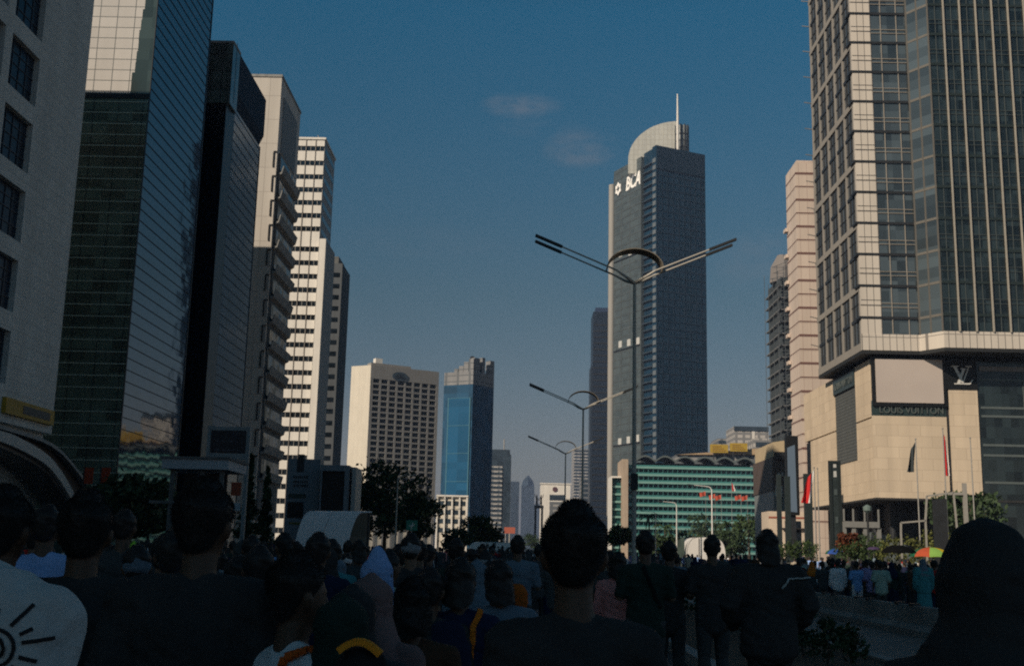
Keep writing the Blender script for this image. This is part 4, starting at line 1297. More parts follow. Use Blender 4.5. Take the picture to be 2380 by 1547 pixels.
for i, (q, Y, qy, lb) in enumerate(((1508, 300, 1188, 'palm tree nearest to the tall lamp post, in front of the teal hotel'), (1545, 318, 1215, 'palm tree between two lamp posts before the teal hotel'),
                                    (1690, 310, 1205, 'palm tree under the red flags before the teal hotel'))):
    palm(q, Y, qy, 50 + i, lb)
for i, (q, Y, qy, rx, m, lb) in enumerate(((1440, 250, 1222, 2.8, LEAF_M, 'light green bushy tree left of the tall lamp post base'),
                                        (1640, 330, 1196, 7.0, LEAF_D, 'wide dark tree in the middle before the teal hotel'),
                                        (1590, 300, 1236, 4.6, LEAF_D, 'low dark tree behind the white curved shelter'),
                                        (1742, 300, 1190, 5.2, LEAF_M, 'green leafy tree at the right end of the teal hotel'),
                                        (1700, 280, 1232, 4.2, LEAF_D, 'dark low tree right of the white curved shelter'),
                                        (1778, 270, 1216, 3.6, LEAF_D, 'dark tree beside the cream shop below the video board'),
                                        (1540, 260, 1240, 3.4, LEAF_D, 'low dark tree behind the man in the grey shirt'),
                                        (1235, 560, 1238, 6.0, LEAF_D, 'hazy dark tree at the foot of the stone columns monument'))):
    tree('park_tree', lb, P(q, Y), Y, zy(q, qy, Y), rx, rx * .72, 60 + i, m, size=.42)
tree('mall_tree', 'green tree before the dark shop front right of the tall beige pier', P(2216, 140), 140, zy(2216, 1138, 140), 3.0, 2.4, 71, LEAF_D, n_cl=70)
tree('mall_tree', 'green tree at the right edge before the dark shop front', P(2262, 136), 136, zy(2262, 1138, 136), 3.6, 2.6, 72, LEAF_D)
tree('flowering_bush', 'orange flowering bush beside the dark sign pylon', P(1972, 118), 118, zy(1972, 1238, 118), 1.1, 1.0, 73, LEAF_O, size=.2)
tree('flowering_bush', 'dark round bush right of the orange flowering one', P(1998, 120), 120, zy(1998, 1240, 120), 2.2, 1.5, 74, LEAF_D, size=.25)


def hedge(name, lb, q0, q1, Y, qt, m, seed, hh=None):
    r = random.Random(seed); x0, x1 = P(q0, Y), P(q1, Y); zt = zy((q0 + q1) / 2, qt, Y)
    b = empty(name, ((x0 + x1) / 2, Y, 0), lb, 'hedge')
    MB().box(x0, x1, Y - .9, Y + .9, 0, .9).build('planter', M_CONC_D, b)
    mb = MB()
    n = int((x1 - x0) / 1.0) + 1
    for i in range(n):
        x = x0 + (x1 - x0) * (i + .5) / n
        leaves(mb, r, (x, Y, .8 + (zt - .8) * .5), .8, 1.0, (zt - .8) * .55, 12, 34, .13, .45)
    mb.build('foliage', m, b)


hedge('hedge', 'long clipped hedge, yellow green on top, below the beige podium', 2045, 2215, 96, 1247, LEAF_Y, 81)
hedge('hedge', 'darker green hedge below the cream shop and the video board', 1795, 1895, 118, 1258, LEAF_M, 82)
hedge('hedge', 'dark green hedge between the sign pylon and the yellow green hedge', 1955, 2050, 104, 1252, LEAF_M, 83)

# shrubs in the median planter near the camera
for i in range(26):
    r = random.Random(100 + i)
    x = r.uniform(3.9, 4.95); y = 15.5 + i * .62 + r.uniform(-.2, .2)
    b = empty('median_shrub', (x, y, .13), 'low leafy shrub in the soil strip of the median', 'shrub', 'shrubs in the median strip')
    st = MB()
    h = r.uniform(.22, .5)
    for k in range(5):
        st.tube((x, y, .12), (x + r.uniform(-.15, .15), y + r.uniform(-.15, .15), .13 + h * .8), .008, .004, 5)
    st.build('stem', BARK, b)
    leaves(MB(), r, (x, y, .13 + h * .6), .24, .24, h * .5, 9, 14, .05, .4).build('foliage', LEAF_D, b)

# ================================================================== STREET FURNITURE
# concrete barrier between the bus lane and the far carriageway: separate blocks
proto = None
BX = 8.3
for i in range(26):
    y = 16 + i * 3.05
    if proto is None:
        t = empty('concrete_barrier', (BX, y, 0), 'low concrete barrier block in the line beside the bus lane', 'barrier', 'concrete barrier blocks beside the bus lane')
        bm_ = MB()
        bm_.extrude([(BX + -0.28, y, 0), (BX + 0.28, y, 0), (BX + 0.28, y, .14), (BX + 0.12, y, .24), (BX + 0.08, y, .60), (BX + -0.08, y, .60), (BX + -0.12, y, .24), (BX + -0.28, y, .14)], (0, 3.0, 0))
        bm_.build('block', mat('barrier_concrete', (0.24, 0.25, 0.245), .85, .25, 1.1, .3, stain=.35), t)
        MB().box(BX - .1, BX + .1, y + .3, y + .5, .60, .64).box(BX - .1, BX + .1, y + 2.4, y + 2.6, .60, .64).build('lifting_lug', M_DARK, t)
        proto = t
    else:
        t = proto.copy(); COL.objects.link(t); t.location = (BX, y, 0)
        for ch in list(proto.children):
            c2 = ch.copy(); c2.parent = t; COL.objects.link(c2)


# ---- double-arm lamp posts on the median
M_LAMP = mat('lamp_post_paint', (0.45, 0.42, 0.37), .5, .1, 2.0)
M_LAMPD = mat('lamp_head_dark', (0.03, 0.032, 0.035), .5)


def double_lamp(x, y, zt, label):
    t = empty('street_lamp', (x, y, .13), label, 'street lamp', 'double arm street lamps on the median')
    MB().tube((x, y, .13), (x, y, .7), .16, .16, 14).tube((x, y, .7), (x, y, zt - .6), .095, .062, 14).build('pole', M_LAMP, t)
    MB().box(x - .2, x + .2, y - .2, y + .2, .125, .2).build('base_plate', M_DARK, t)
    MB().box(x - .13, x + .13, y - .14, y + .12, 3.9, 4.5).build('control_box', M_LAMPD, t)
    up = .42                                   # rise per metre of the arms
    for s in (-1, 1):
        for dy in (-.42, .42):
            pts = [Vector((x, y, zt - .6)), Vector((x + s * .32, y + dy * .7, zt - .46)), Vector((x + s * .75, y + dy, zt - .20)), Vector((x + s * 3.0, y + dy, zt - .20 + (2.25) * up))]
            a = MB().path(pts, [.07, .055, .036, .030], 8).build('arm', M_LAMP, t)
            h0 = pts[3]
            hd = Vector((s, 0, up)).normalized()
            h1 = h0 + hd * .95
            m_ = MB()
            m_.bar(h0 - hd * .05, h1, .20, .085)
            m_.bar(h0 - hd * .18, h0 + hd * .12, .13, .10)
            m_.build('lamp_head', M_LAMPD, a)
    # arched strap joining the arms
    for dy in (-.42, .42):
        pass
    st = MB()
    N = 18
    for i in range(N):
        t0, t1 = math.pi * i / N, math.pi * (i + 1) / N
        p = [Vector((x - 1.08 * math.cos(q), y, zt - .10 + .78 * math.sin(q))) for q in (t0, t1)]
        st.bar(p[0], p[1], .80, .035, (math.cos((t0 + t1) / 2) * -1, 0, math.sin((t0 + t1) / 2)))
    st.build('arched_strap', mat('strap_bronze', (0.17, 0.15, 0.12), .5), t)
    return t


double_lamp(4.22, 43, 12.45, 'nearest and tallest double arm street lamp, standing before the tallest skyscraper')
double_lamp(4.3, 81, 12.25, 'second double arm street lamp, rising just behind the head of the centre man')
double_lamp(4.45, 117, 12.15, 'third and smallest double arm street lamp, left of the second one in the haze')
double_lamp(4.5, 156, 12.1, 'fourth double arm street lamp, thin in the haze behind the centre man') if False else None


def single_lamp(q, qy, zt, s, label, grp, m=M_LAMP):
    Y = (zt - 1.5) * 2745 / (horizon(q) - qy)
    x = P(q, Y)
    t = empty('roadside_lamp', (x, Y, 0), label, 'street lamp', grp)
    MB().tube((x, Y, 0), (x, Y, zt - .4), .12, .07, 8).build('pole', m, t)
    a = MB().path([(x, Y, zt - .45), (x + s * .25, Y, zt - .1), (x + s * .8, Y, zt), (x + s * 2.4, Y, zt + .12)], [.07, .06, .05, .04], 6).build('arm', m, t)
    MB().bar((x + s * 2.2, Y, zt + .1), (x + s * 3.0, Y, zt + .16), .3, .12).build('lamp_head', M_LAMPD, a)


GL = 'single arm lamps along the left trees'
single_lamp(918, 1102, 10, 1, 'thin grey lamp post in front of the largest dark tree', GL)
single_lamp(1008, 1158, 10, 1, 'leftmost pale lamp post below the low white building', GL, M_WHITE)  # white on these three posts stands in for sunlight
single_lamp(1038, 1182, 10, 1, 'middle pale lamp post below the low white building', GL, M_WHITE)
single_lamp(1074, 1203, 10, -1, 'pale lamp post at the right end of the low white building', GL, M_WHITE)
GR_ = 'single arm lamps before the teal hotel'
single_lamp(1656, 1128, 10, -1, 'tallest pale lamp post before the middle of the teal hotel', GR_, M_WHITE)
single_lamp(1573, 1166, 10, -1, 'pale lamp post before the teal hotel, left of the tallest one', GR_, M_WHITE)
single_lamp(1524, 1188, 10, -1, 'shortest pale lamp post before the teal hotel, nearest the tan fin', GR_, M_WHITE)
single_lamp(1174, 1236, 9, -1, 'small bright lamp post at the end of the street near the red billboard', 'lamp posts', M_WHITE)

# ---- left: roof slab on posts, billboard frame, sign pylon
Y = 58
x0, x1 = P(378, Y), P(532, Y); z0, z1 = zy(450, 1089, Y), zy(450, 1066, Y)
x0, x1 = aty(376, 1076, Y).x, aty(530, 1080, Y).x
b = empty('flat_roof_stop', ((x0 + x1) / 2, Y, 0), 'pale flat roof slab on posts at the roadside, behind the tall man in black', 'shelter')
MB().box(x0, x1, Y, Y + 4, z0, z1).build('roof_slab', mat('slab_blue_grey', (0.36, 0.40, 0.43), .6, .08, .5), b)
MB().box(x0 - .1, x1 + .1, Y - .1, Y + 4.1, z1, z1 + .12).build('roof_edge', M_CONC_D, b)
pp = MB()
for x in (x0 + .45, (x0 + x1) / 2 + .3, x1 - .4):
    pp.box(x - .1, x + .1, Y + .4, Y + .6, 0, z0)
pp.box(x0 - .6, x1 - .5, Y + .3, Y + .39, 3.55, 3.7)
pp.build('post', M_CONC_D, b)
MB().box(x0 + .6, x1 - .5, Y + 2, Y + 2.1, .3, z0 - .1).build('back_panel', M_DARK, b)

Y = 72
b = empty('billboard_frame', (aty(535, 1100, Y).x, Y, 0), 'dark billboard in a pale metal frame with smaller signs hung below it', 'billboard')
xa, xb = aty(489, 1025, Y).x, aty(572, 1025, Y).x
za, zb = zy(530, 1052, Y), zy(530, 1000, Y)
M_FR = mat('frame_blue_grey', (0.22, 0.25, 0.26), .5)
MB().box(xa - .22, xa, Y, Y + .3, 0, zb + .3).build('post', M_FR, b)
MB().box(xb, xb + .22, Y, Y + .3, 0, zb + .3).build('post', M_FR, b)
MB().box(xa, xb, Y, Y + .3, zb + .005, zb + .25).build('top_rail', M_FR, b)
bd = MB().box(xa + .003, xb - .003, Y + .05, Y + .25, za, zb).build('board', mat('board_dark', (0.018, 0.019, 0.026), .4, .2, 1), b)
ll = MB(); r = random.Random(5)
for k in range(2):
    u = xa + .3
    while u < xb - .5:
        w = r.uniform(.12, .3); ll.box(u, u + w, Y + .02, Y + .048, zb - .75 - k * .55, zb - .62 - k * .55); u += w + r.uniform(.05, .2)
ll.build('dim_text_lines', mat('dim_text', (0.06, 0.06, 0.075), .5), bd)
MB().box(xa + .003, xb - .003, Y + .05, Y + .25, za - .38, za - .02).build('lower_strip', M_FR, b)
MB().box(xb - .95, xb - .05, Y + .0, Y + .2, zy(552, 1085, Y), zy(552, 1070, Y)).build('blue_sign', mat('navy_sign', (0.02, 0.03, 0.06), .5), b)
MB().box(xb - .75, xb - .05, Y + .0, Y + .2, zy(552, 1101, Y), zy(552, 1087, Y)).build('white_sign', mat('grey_white_sign', (0.35, 0.36, 0.36), .5), b)
MB().box(xb - .75, xb - .15, Y + .0, Y + .2, zy(548, 1151, Y), zy(548, 1120, Y)).build('red_sign', mat('rust_red_sign', (0.26, 0.05, 0.02), .5), b)
MB().box(xb - .75, xb - .10, Y + .0, Y + .2, zy(548, 1186, Y), zy(548, 1168, Y)).build('pale_sign', mat('pale_blue_sign', (0.34, 0.40, 0.44), .5), b)

# two small red banners near the canopy's end
for i, (q, lb) in enumerate(((208, 'dark red hanging banner nearest the canopy end'), (247, 'dark red hanging banner further right, below the green glass'))):
    Y = 98; x = P(q, Y) + .6
    x = aty(q, 1105, Y).x
    s = empty('banner', (x, Y, 0), lb, 'banner')
    MB().tube((x - .5, Y, 0), (x - .5, Y, zy(q, 1084, Y)), .06).build('pole', M_DARK, s)
    MB().box(x - .42, x + .32, Y - .03, Y + .03, zy(q, 1124, Y), zy(q, 1086, Y)).build('cloth', mat('dark_red_cloth', (0.30, 0.045, 0.015), .8, .15, 2), s)

Y = 92
b = empty('sign_pylon', (aty(703, 1200, Y).x, Y, 0), 'tall blue grey sign pylon with dark lettering lines and a square mark at its top', 'sign')
xa, xb = aty(664, 1150, Y).x, aty(741, 1150, Y).x
zt = zy(700, 1066, Y)
M_PY = mat('pylon_blue_grey', (0.17, 0.205, 0.235), .5, .08, .5, stain=.15)
MB().box(xa, xb, Y, Y + 1.6, 0, zt).build('slab', M_PY, b)
sq = MB().box(aty(691, 1080, Y).x, aty(707, 1080, Y).x, Y - .06, Y - .003, zy(700, 1096, Y), zy(700, 1064, Y) + .3).build('square_mark', M_DARK, b)
r = random.Random(9); tl = MB()
for q in (1108, 1119, 1128):
    u = aty(682, q, Y).x; ue = aty(713, q, Y).x; z = zy(700, q, Y)
    while u < ue:
        w = r.uniform(.08, .16); tl.box(u, u + w, Y - .03, Y - .003, z - .1, z + .1); u += w + .06
tl.build('text_lines', M_DARK, b)
MB().box(aty(671, 1150, Y).x, aty(711, 1150, Y).x, Y - .05, Y - .003, zy(690, 1157, Y), zy(690, 1147, Y)).build('green_strip', mat('dull_green_strip', (0.03, 0.055, 0.045), .5), b)
MB().box(aty(668, 1180, Y).x, aty(705, 1180, Y).x, Y - .05, Y - .003, zy(690, 1203, Y), zy(690, 1166, Y)).build('notice_window', M_BLACK, b)
MB().box(aty(672, 1215, Y).x, aty(704, 1215, Y).x, Y - .05, Y - .003, zy(690, 1218, Y), zy(690, 1213, Y)).build('olive_strip', mat('olive_strip', (0.12, 0.12, 0.03), .5), b)
Y = 90
b = empty('portal_kiosk', (aty(785, 1200, Y).x, Y, 0), 'grey box kiosk with a large dark opening, right of the blue grey sign pylon', 'kiosk')
xa, xb = aty(742, 1150, Y).x, aty(808, 1150, Y).x
zt = zy(780, 1080, Y)
q0, q1 = aty(746, 1150, Y).x, aty(799, 1150, Y).x
MB().box(xa + .02, xb, Y, Y + 4, zy(780, 1094, Y), zt).box(xa + .02, q0, Y, Y + 4, 0, zy(780, 1094, Y) - .003).box(q1, xb, Y, Y + 4, 0, zy(780, 1094, Y) - .003).build('shell', M_PY, b)
MB().box(q0, q1, Y + .3, Y + 3.9, 0, zy(780, 1094, Y) - .01).build('dark_opening', M_BLACK, b)
MB().box(xb + .18, xb + .5, Y + .6, Y + 3.9, 0, zt - .1).build('side_panel', mat('side_panel_grey', (0.36, 0.37, 0.35), .5), b)


# ---- curved bus shelters
def curved_shelter(name, lb, o, w, e, L, hgt, wid, mshell, mend):
    o, w, e = Vector(o), Vector(w).normalized(), Vector(e).normalized()
    t = empty(name, o, lb, 'bus shelter')
    N = 14
    prof = []
    for i in range(N + 1):
        a = math.pi / 2 * i / N
        prof.append(o + w * (wid * .62 * (1 - math.cos(a))) + Vector((0, 0, .35 + (hgt - .35) * math.sin(a))))
    prof.append(o + w * wid + Vector((0, 0, hgt + .02)))
    for k in range(2):
        m_ = MB()
        s0, s1 = e * (L * k / 2 + .02), e * (L * (k + 1) / 2 - .02)
        for i in range(len(prof) - 1):
            a, c = prof[i], prof[i + 1]
            nn = (c - a).cross(e).normalized() * .05
            m_.add([a + s0, c + s0, c + s1, a + s1, a + s0 + nn, c + s0 + nn, c + s1 + nn, a + s1 + nn],
                   [(0, 1, 2, 3), (7, 6, 5, 4), (0, 4, 5, 1), (2, 6, 7, 3), (1, 5, 6, 2), (0, 3, 7, 4)])
        m_.build('shell_panel', mshell, t)
    g = MB().extrude([p + e * .1 for p in prof] + [o + w * wid + e * .1 + Vector((0, 0, .3)), o + e * .1 + Vector((0, 0, .3))], e * .03)
    g.build('end_glass', mend, t)
    ps = MB()
    for f in (.05, .5, .95):
        ps.tube(o + w * wid * .96 + e * L * f, o + w * wid * .96 + e * L * f + Vector((0, 0, hgt)), .05)
        ps.tube(o + e * L * f, o + e * L * f + Vector((0, 0, .4)), .06)
    ps.build('post', M_DARK, t)
    MB().extrude([o + w * .5 + Vector((0, 0, .42)), o + w * .9 + Vector((0, 0, .42)), o + w * .9 + Vector((0, 0, .48)), o + w * .5 + Vector((0, 0, .48))], e * L).build('bench', M_STEEL, t)
    return t


M_SHELL = mat('shelter_white', (0.80, 0.82, 0.84), .35, .04, .5)
M_SHEND = glass_mat('shelter_end_glass', (0.05, 0.07, 0.06), .2, 1.45, .05, 1, 1, .4)
curved_shelter('curved_shelter', 'white curved bus shelter among the crowd on the left road', (P(806, 50), 50, 0), (.92, .3, 0), (-.93, .36, 0), 2.7, zy(830, 1190, 50), 1.05, M_SHELL, M_SHEND)
a, c = P(1596, 190), P(1686, 190)
tl = empty('curved_shelter', ((a + c) / 2, 190, 0), 'sunlit white curved shelter behind the man in black on the right', 'bus shelter')
zt = zy(1640, 1247, 190)
pr = []
for i in range(13):
    s = math.pi * i / 12
    pr.append((a + (c - a) * (.5 - .5 * math.copysign(abs(math.cos(s)) ** .55, math.cos(s))), 190, .2 + (zt - .2) * math.sin(s) ** .5))
m_ = MB()
for i in range(12):
    (xa, y, za), (xb, _, zb) = pr[i], pr[i + 1]
    m_.add([(xa, 190, za), (xb, 190, zb), (xb, 200, zb), (xa, 200, za)], [(0, 1, 2, 3)])
m_.build('vault', M_WHITE, tl)
MB().extrude([(x + .05, 189.95, z - .05) for x, y, z in pr], (0, .05, 0)).build('end_wall', M_WHITE, tl)
MB().box((a + c) / 2 - 1.25, (a + c) / 2 - 1.1, 189.85, 189.94, .2, zt - .2).build('joint', M_STEEL, tl)
MB().extrude([(a - 2.6, 191, 0), (a - .2, 191, 0), (a - .2, 191, zt), (a - 1.4, 191, zt * .86), (a - 2.3, 191, zt * .55)], (0, .2, 0)).build('side_glass', M_SHEND, tl)

Y = 122
a, c = P(1082, Y), P(1200, Y)
tl = empty('long_shelter', ((a + c) / 2, Y, 0), 'long grey white patterned shelter roof behind the heads in mid street', 'bus shelter')
zt = zy(1140, 1259, Y)
pr = [(a, .6)] + [(a + 1.1 * (1 - math.cos(math.pi / 2 * i / 6)), .6 + (zt - .6) * math.sin(math.pi / 2 * i / 6)) for i in range(1, 7)] + [(c, zt), (c, .6)]
MB().extrude([(x, Y, z) for x, z in pr], (0, 3, 0)).build('roof_shell', mat('shell_grey_white', (0.78, 0.79, 0.76), .5, .3, 1.2), tl)
r = random.Random(4); pt = MB()
for i in range(70):
    x, z = r.uniform(a + 1.2, c - .2), r.uniform(.8, zt - .5)
    pt.box(x, x + r.uniform(.1, .28), Y - .03, Y - .002, z, z + r.uniform(.2, .6))
pt.build('pattern', mat('pattern_grey', (0.12, 0.14, 0.14), .6), tl)
MB().tube(((a + c) / 2, Y + 1.5, 0), ((a + c) / 2, Y + 1.5, .62), .3).build('post', M_DARK, tl)
# pale low stall beside it
a, c = P(1222, 210), P(1246, 210)
tl = empty('low_stall', ((a + c) / 2, 210, 0), 'small pale stall left of the centre man, behind the heads', 'stall')
MB().box(a, c, 210, 212, 0, 2.0).build('wall', mat('stall_cream', (0.5, 0.46, 0.38), .7, .2, 2), tl)
MB().box(a - .2, c + .2, 209.6, 212.4, 2.0, 2.25).build('roof', M_WHITE, tl)

# ---- green road sign on its post
Y = 120
xa, xb = aty(944, 1220, Y).x, aty(970, 1220, Y).x
b = empty('road_sign', ((xa + xb) / 2, Y, 0), 'green road sign with white marks in front of the dark trees', 'sign')
MB().box(xa, xb, Y, Y + .08, zy(957, 1232, Y), zy(957, 1208, Y)).build('panel', mat('road_sign_green', (0.03, 0.22, 0.15), .4), b)
zc = zy(957, 1221, Y)
MB().bar(((xa + xb) / 2 - .05, Y - .02, zc - .35), ((xa + xb) / 2 + .1, Y - .02, zc + .35), .1, .02, (0, 1, 0)).bar(((xa + xb) / 2 - .3, Y - .024, zc - .05), ((xa + xb) / 2 + .32, Y - .024, zc + .1), .1, .02, (0, 1, 0)).build('white_mark', MW, b)
MB().tube(((xa + xb) / 2, Y + .12, 0), ((xa + xb) / 2, Y + .12, zc + .5), .05).build('post', M_STEEL, b)

# ---- columns monument with two figures, on the roundabout
Y = 590
xc = aty(1252, 1200, Y).x
b = empty('welcome_monument', (xc, Y, 0), 'dark monument of two tall columns with waving bronze figures on top, far down the street', 'monument')
zt = zy(1252, 1174, Y)
for s in (-1, 1): MB().box(xc + s * 1.7 - .55, xc + s * 1.7 + .55, Y - 1, Y + 1, 0, zt - 1.4).build('column', M_DARK, b)
MB().box(xc - 2.4, xc + 2.4, Y - 1.2, Y + 1.2, zt - 1.38, zt).build('plinth', M_DARK, b)
MBR = mat('bronze', (0.035, 0.03, 0.025), .5)
for s in (-1, 1):
    f = MB(); x = xc + s * 1.1
    f.path([(x - .35, Y, zt), (x - .25, Y, zt + 1.4), (x, Y, zt + 2.7), (x, Y, zt + 4.1), (x, Y, zt + 4.5)], [.22, .3, .42, .5, .2], 8)
    f.path([(x + .35, Y, zt), (x + .25, Y, zt + 1.4), (x, Y, zt + 2.7)], [.22, .3, .4], 8)
    f.lathe((x, Y, 0), [(.15, zt + 4.4), (.36, zt + 4.8), (.3, zt + 5.2), (.1, zt + 5.35)], 10)
    f.path([(x + .4, Y, zt + 3.9), (x + s * 1.0, Y, zt + 4.6), (x + s * 1.15, Y, zt + 5.9)], [.2, .16, .1], 6)
    f.path([(x - .4, Y, zt + 3.9), (x - s * .9, Y, zt + 3.2), (x - s * .7, Y, zt + 2.3)], [.2, .15, .1], 6)
    f.build('figure', MBR, b)

# ---- right: brown shop block, cream shop, video board, pylon, posts
M_BRN = mat('brown_cladding', (0.10, 0.075, 0.065), .6, .15, .5)
Y = 236
xa, xb = aty(1796, 1100, Y).x, aty(1850, 1100, Y).x
b = empty('brown_shop_block', ((xa + xb) / 2, Y + 5, 0), 'brown clad shop block with a tan roof corner, behind the video board', 'building')
MB().box(xa, xb + 8, Y, Y + 20, zy(1815, 1140, Y), zy(1815, 1062, Y)).build('upper_wall', M_BRN, b)
MB().box(xa + .2, xb + 8, Y + .5, Y + 20, 0, zy(1815, 1140, Y) - .003).build('lower_wall', mat('glass_grey_wall', (0.20, 0.22, 0.22), .4), b)
MB().extrude([(xa, Y - .5, zy(1800, 1062, Y) + .003), (xb + 8, Y - .5, zy(1800, 1062, Y) + .003), (xb + 8, Y - .5, zy(1840, 1025, Y)), (xa + 3, Y - .5, zy(1800, 1022, Y)), (xa, Y - .5, zy(1800, 1028, Y))], (0, 18, 0)).build('roof_block', mat('tan_wall', (0.50, 0.40, 0.26), .7, .08, .3), b)
MB().box(xa + .3, xb, Y - .55, Y - .503, zy(1815, 1068, Y), zy(1815, 1050, Y)).build('dark_canopy', M_DARK, b)
r = random.Random(6); lt = MB(); u = xa + 1
while u < xb - .6:
    w = r.uniform(.3, .5); lt.box(u, u + w, Y - .12, Y - .003, zy(1815, 1106, Y), zy(1815, 1098, Y)); u += w + .25
lt.build('pale_lettering', mat('dull_white', (0.42, 0.40, 0.38), .6), b)
for x in (xa + 1.2, xa + 4.2):
    MB().box(x - .7, x + .7, Y - .08, Y - .002 + .45, zy(1800, 1152, Y), zy(1800, 1128, Y)).build('white_panel', MW, b)  # plain white panels
Y = 200
xa, xb = aty(1787, 1220, Y).x, aty(1870, 1220, Y).x
b = empty('cream_shop', ((xa + xb) / 2, Y + 3, 0), 'low cream shop with a thin red line below the video board', 'building')
zt = zy(1830, 1188, Y)
MB().box(xa, xb, Y, Y + 6, 0, zt).build('wall', mat('cream_wall', (0.62, 0.52, 0.42), .7, .08, .5, stain=.15), b)
MB().box(xa - .02, xb + .02, Y - .05, Y - .002, zt - 1.2, zt - .9).build('red_line', mat('dull_red', (0.30, 0.09, 0.06), .6), b)
for x, w in ((xb - 3.4, 1.3), (xb - 1.6, 1.0)):
    MB().box(x, x + w, Y - .04, Y - .003, .6, zt - 1.6).build('window', G_DARK, b)
MB().box(xa, xb, Y - 1.2, Y - .01, 1.0, 1.35).build('counter', mat('counter_grey', (0.40, 0.40, 0.41), .6), b)
MB().box(xb - 4, xb + .3, Y - .6, Y - .06, zt - 3.0, zt - 2.8).build('awning', M_DARK, b)

Y = 172
b = empty('video_board', (aty(1845, 1200, Y).x, Y, 0), 'tall video board with a blue grey face in a black frame on the pavement', 'billboard')
xa, xb = aty(1829, 1110, Y).x, aty(1857, 1110, Y).x
z0, z1 = zy(1840, 1196, Y), zy(1840, 1012, Y)
MB().box(xa, xb, Y, Y + 1.2, z0, z1).build('casing', M_BLACK, b)
MB().extrude([(aty(1831, 1110, Y).x, Y - .05, zy(1831, 1188, Y)), (aty(1851, 1110, Y).x, Y - .05, zy(1851, 1190, Y)), (aty(1849, 1110, Y).x, Y - .05, zy(1849, 1033, Y)), (aty(1831, 1110, Y).x, Y - .05, zy(1831, 1040, Y))], (0, .045, 0)).build('screen', emit_mat('screen_glow', (0.10, 0.14, 0.19), 0.16), b)
MB().box(xa + .5, xa + .9, Y + .4, Y + .8, 0, z0).box(xb - .9, xb - .5, Y + .4, Y + .8, 0, z0).build('leg', M_DARK, b)
for q0, q1, qt, lb in ((1807, 1817, 1102, 'slimmer of the two square black posts left of the video board'), (1826, 1838, 1106, 'thicker of the two square black posts, under the video board')):
    Y = 160; xa, xb = aty(q0, 1180, Y).x, aty(q1, 1180, Y).x
    s = empty('black_post', ((xa + xb) / 2, Y, 0), lb, 'post', 'square black posts')
    MB().box(xa, xb, Y, Y + .5, 0, zy(q0, qt, Y)).build('shaft', mat('post_green_black', (0.022, 0.032, 0.032), .5), s)
    MB().box(xa - .15, xb + .15, Y - .15, Y + .65, 0, 1.0).build('base', M_CONC_D, s)
Y = 128
b = empty('totem_sign', (aty(1943, 1180, Y).x, Y, 0), 'dark totem sign pylon with a white mark at its top, before the beige podium', 'sign')
xa, xb = aty(1930, 1180, Y).x, aty(1957, 1180, Y).x
zt = zy(1943, 1070, Y)
MB().box(xa, xa + .28, Y, Y + .5, 0, zt).box(xb - .28, xb, Y, Y + .5, 0, zt).box(xa + .283, xb - .283, Y, Y + .5, zt - .3, zt).build('frame', mat('totem_black', (0.018, 0.024, 0.024), .5), b)
MB().box(xa + .29, xb - .29, Y + .1, Y + .4, .3, zt - .31).build('panel', mat('totem_panel', (0.028, 0.038, 0.038), .4, .3, .8), b)
xm = (xa + xb) / 2
MB().box(xm - .16, xm + .16, Y + .02, Y + .09, zy(1943, 1086, Y), zy(1943, 1078, Y)).box(xm - .16, xm + .16, Y + .02, Y + .09, zy(1943, 1108, Y), zy(1943, 1094, Y)).build('white_mark', mat('mark_white', (0.5, 0.5, 0.48), .5), b)
MB().box(xm - .15, xm + .2, Y + .02, Y + .09, zy(1943, 1150, Y), zy(1943, 1136, Y)).box(xm - .1, xm + .2, Y + .02, Y + .09, zy(1943, 1215, Y), zy(1943, 1200, Y)).build('dim_mark', mat('mark_dim', (0.07, 0.09, 0.09), .5), b)
Y = 132
s = empty('dark_mast', (aty(1885, 1180, Y).x, Y, 0), 'thick dark mast beside the leaning red and white flag', 'post')
xa, xb = aty(1872, 1190, Y).x, aty(1889, 1190, Y).x
MB().box(xa, xb, Y, Y + .7, 0, zy(1880, 1100, Y)).build('shaft', MATS['post_green_black'], s)
MB().box(xa - .2, xb + .2, Y - .2, Y + .9, 0, 1.2).build('base', M_CONC_D, s)

# ---- flag poles
M_RED = mat('flag_red', (0.52, 0.02, 0.02), .8, .1, 2)
M_FWH = mat('flag_white', (0.70, 0.69, 0.67), .8, .06, 2)
M_FDK = mat('flag_dark', (0.035, 0.045, 0.05), .8, .1, 2)


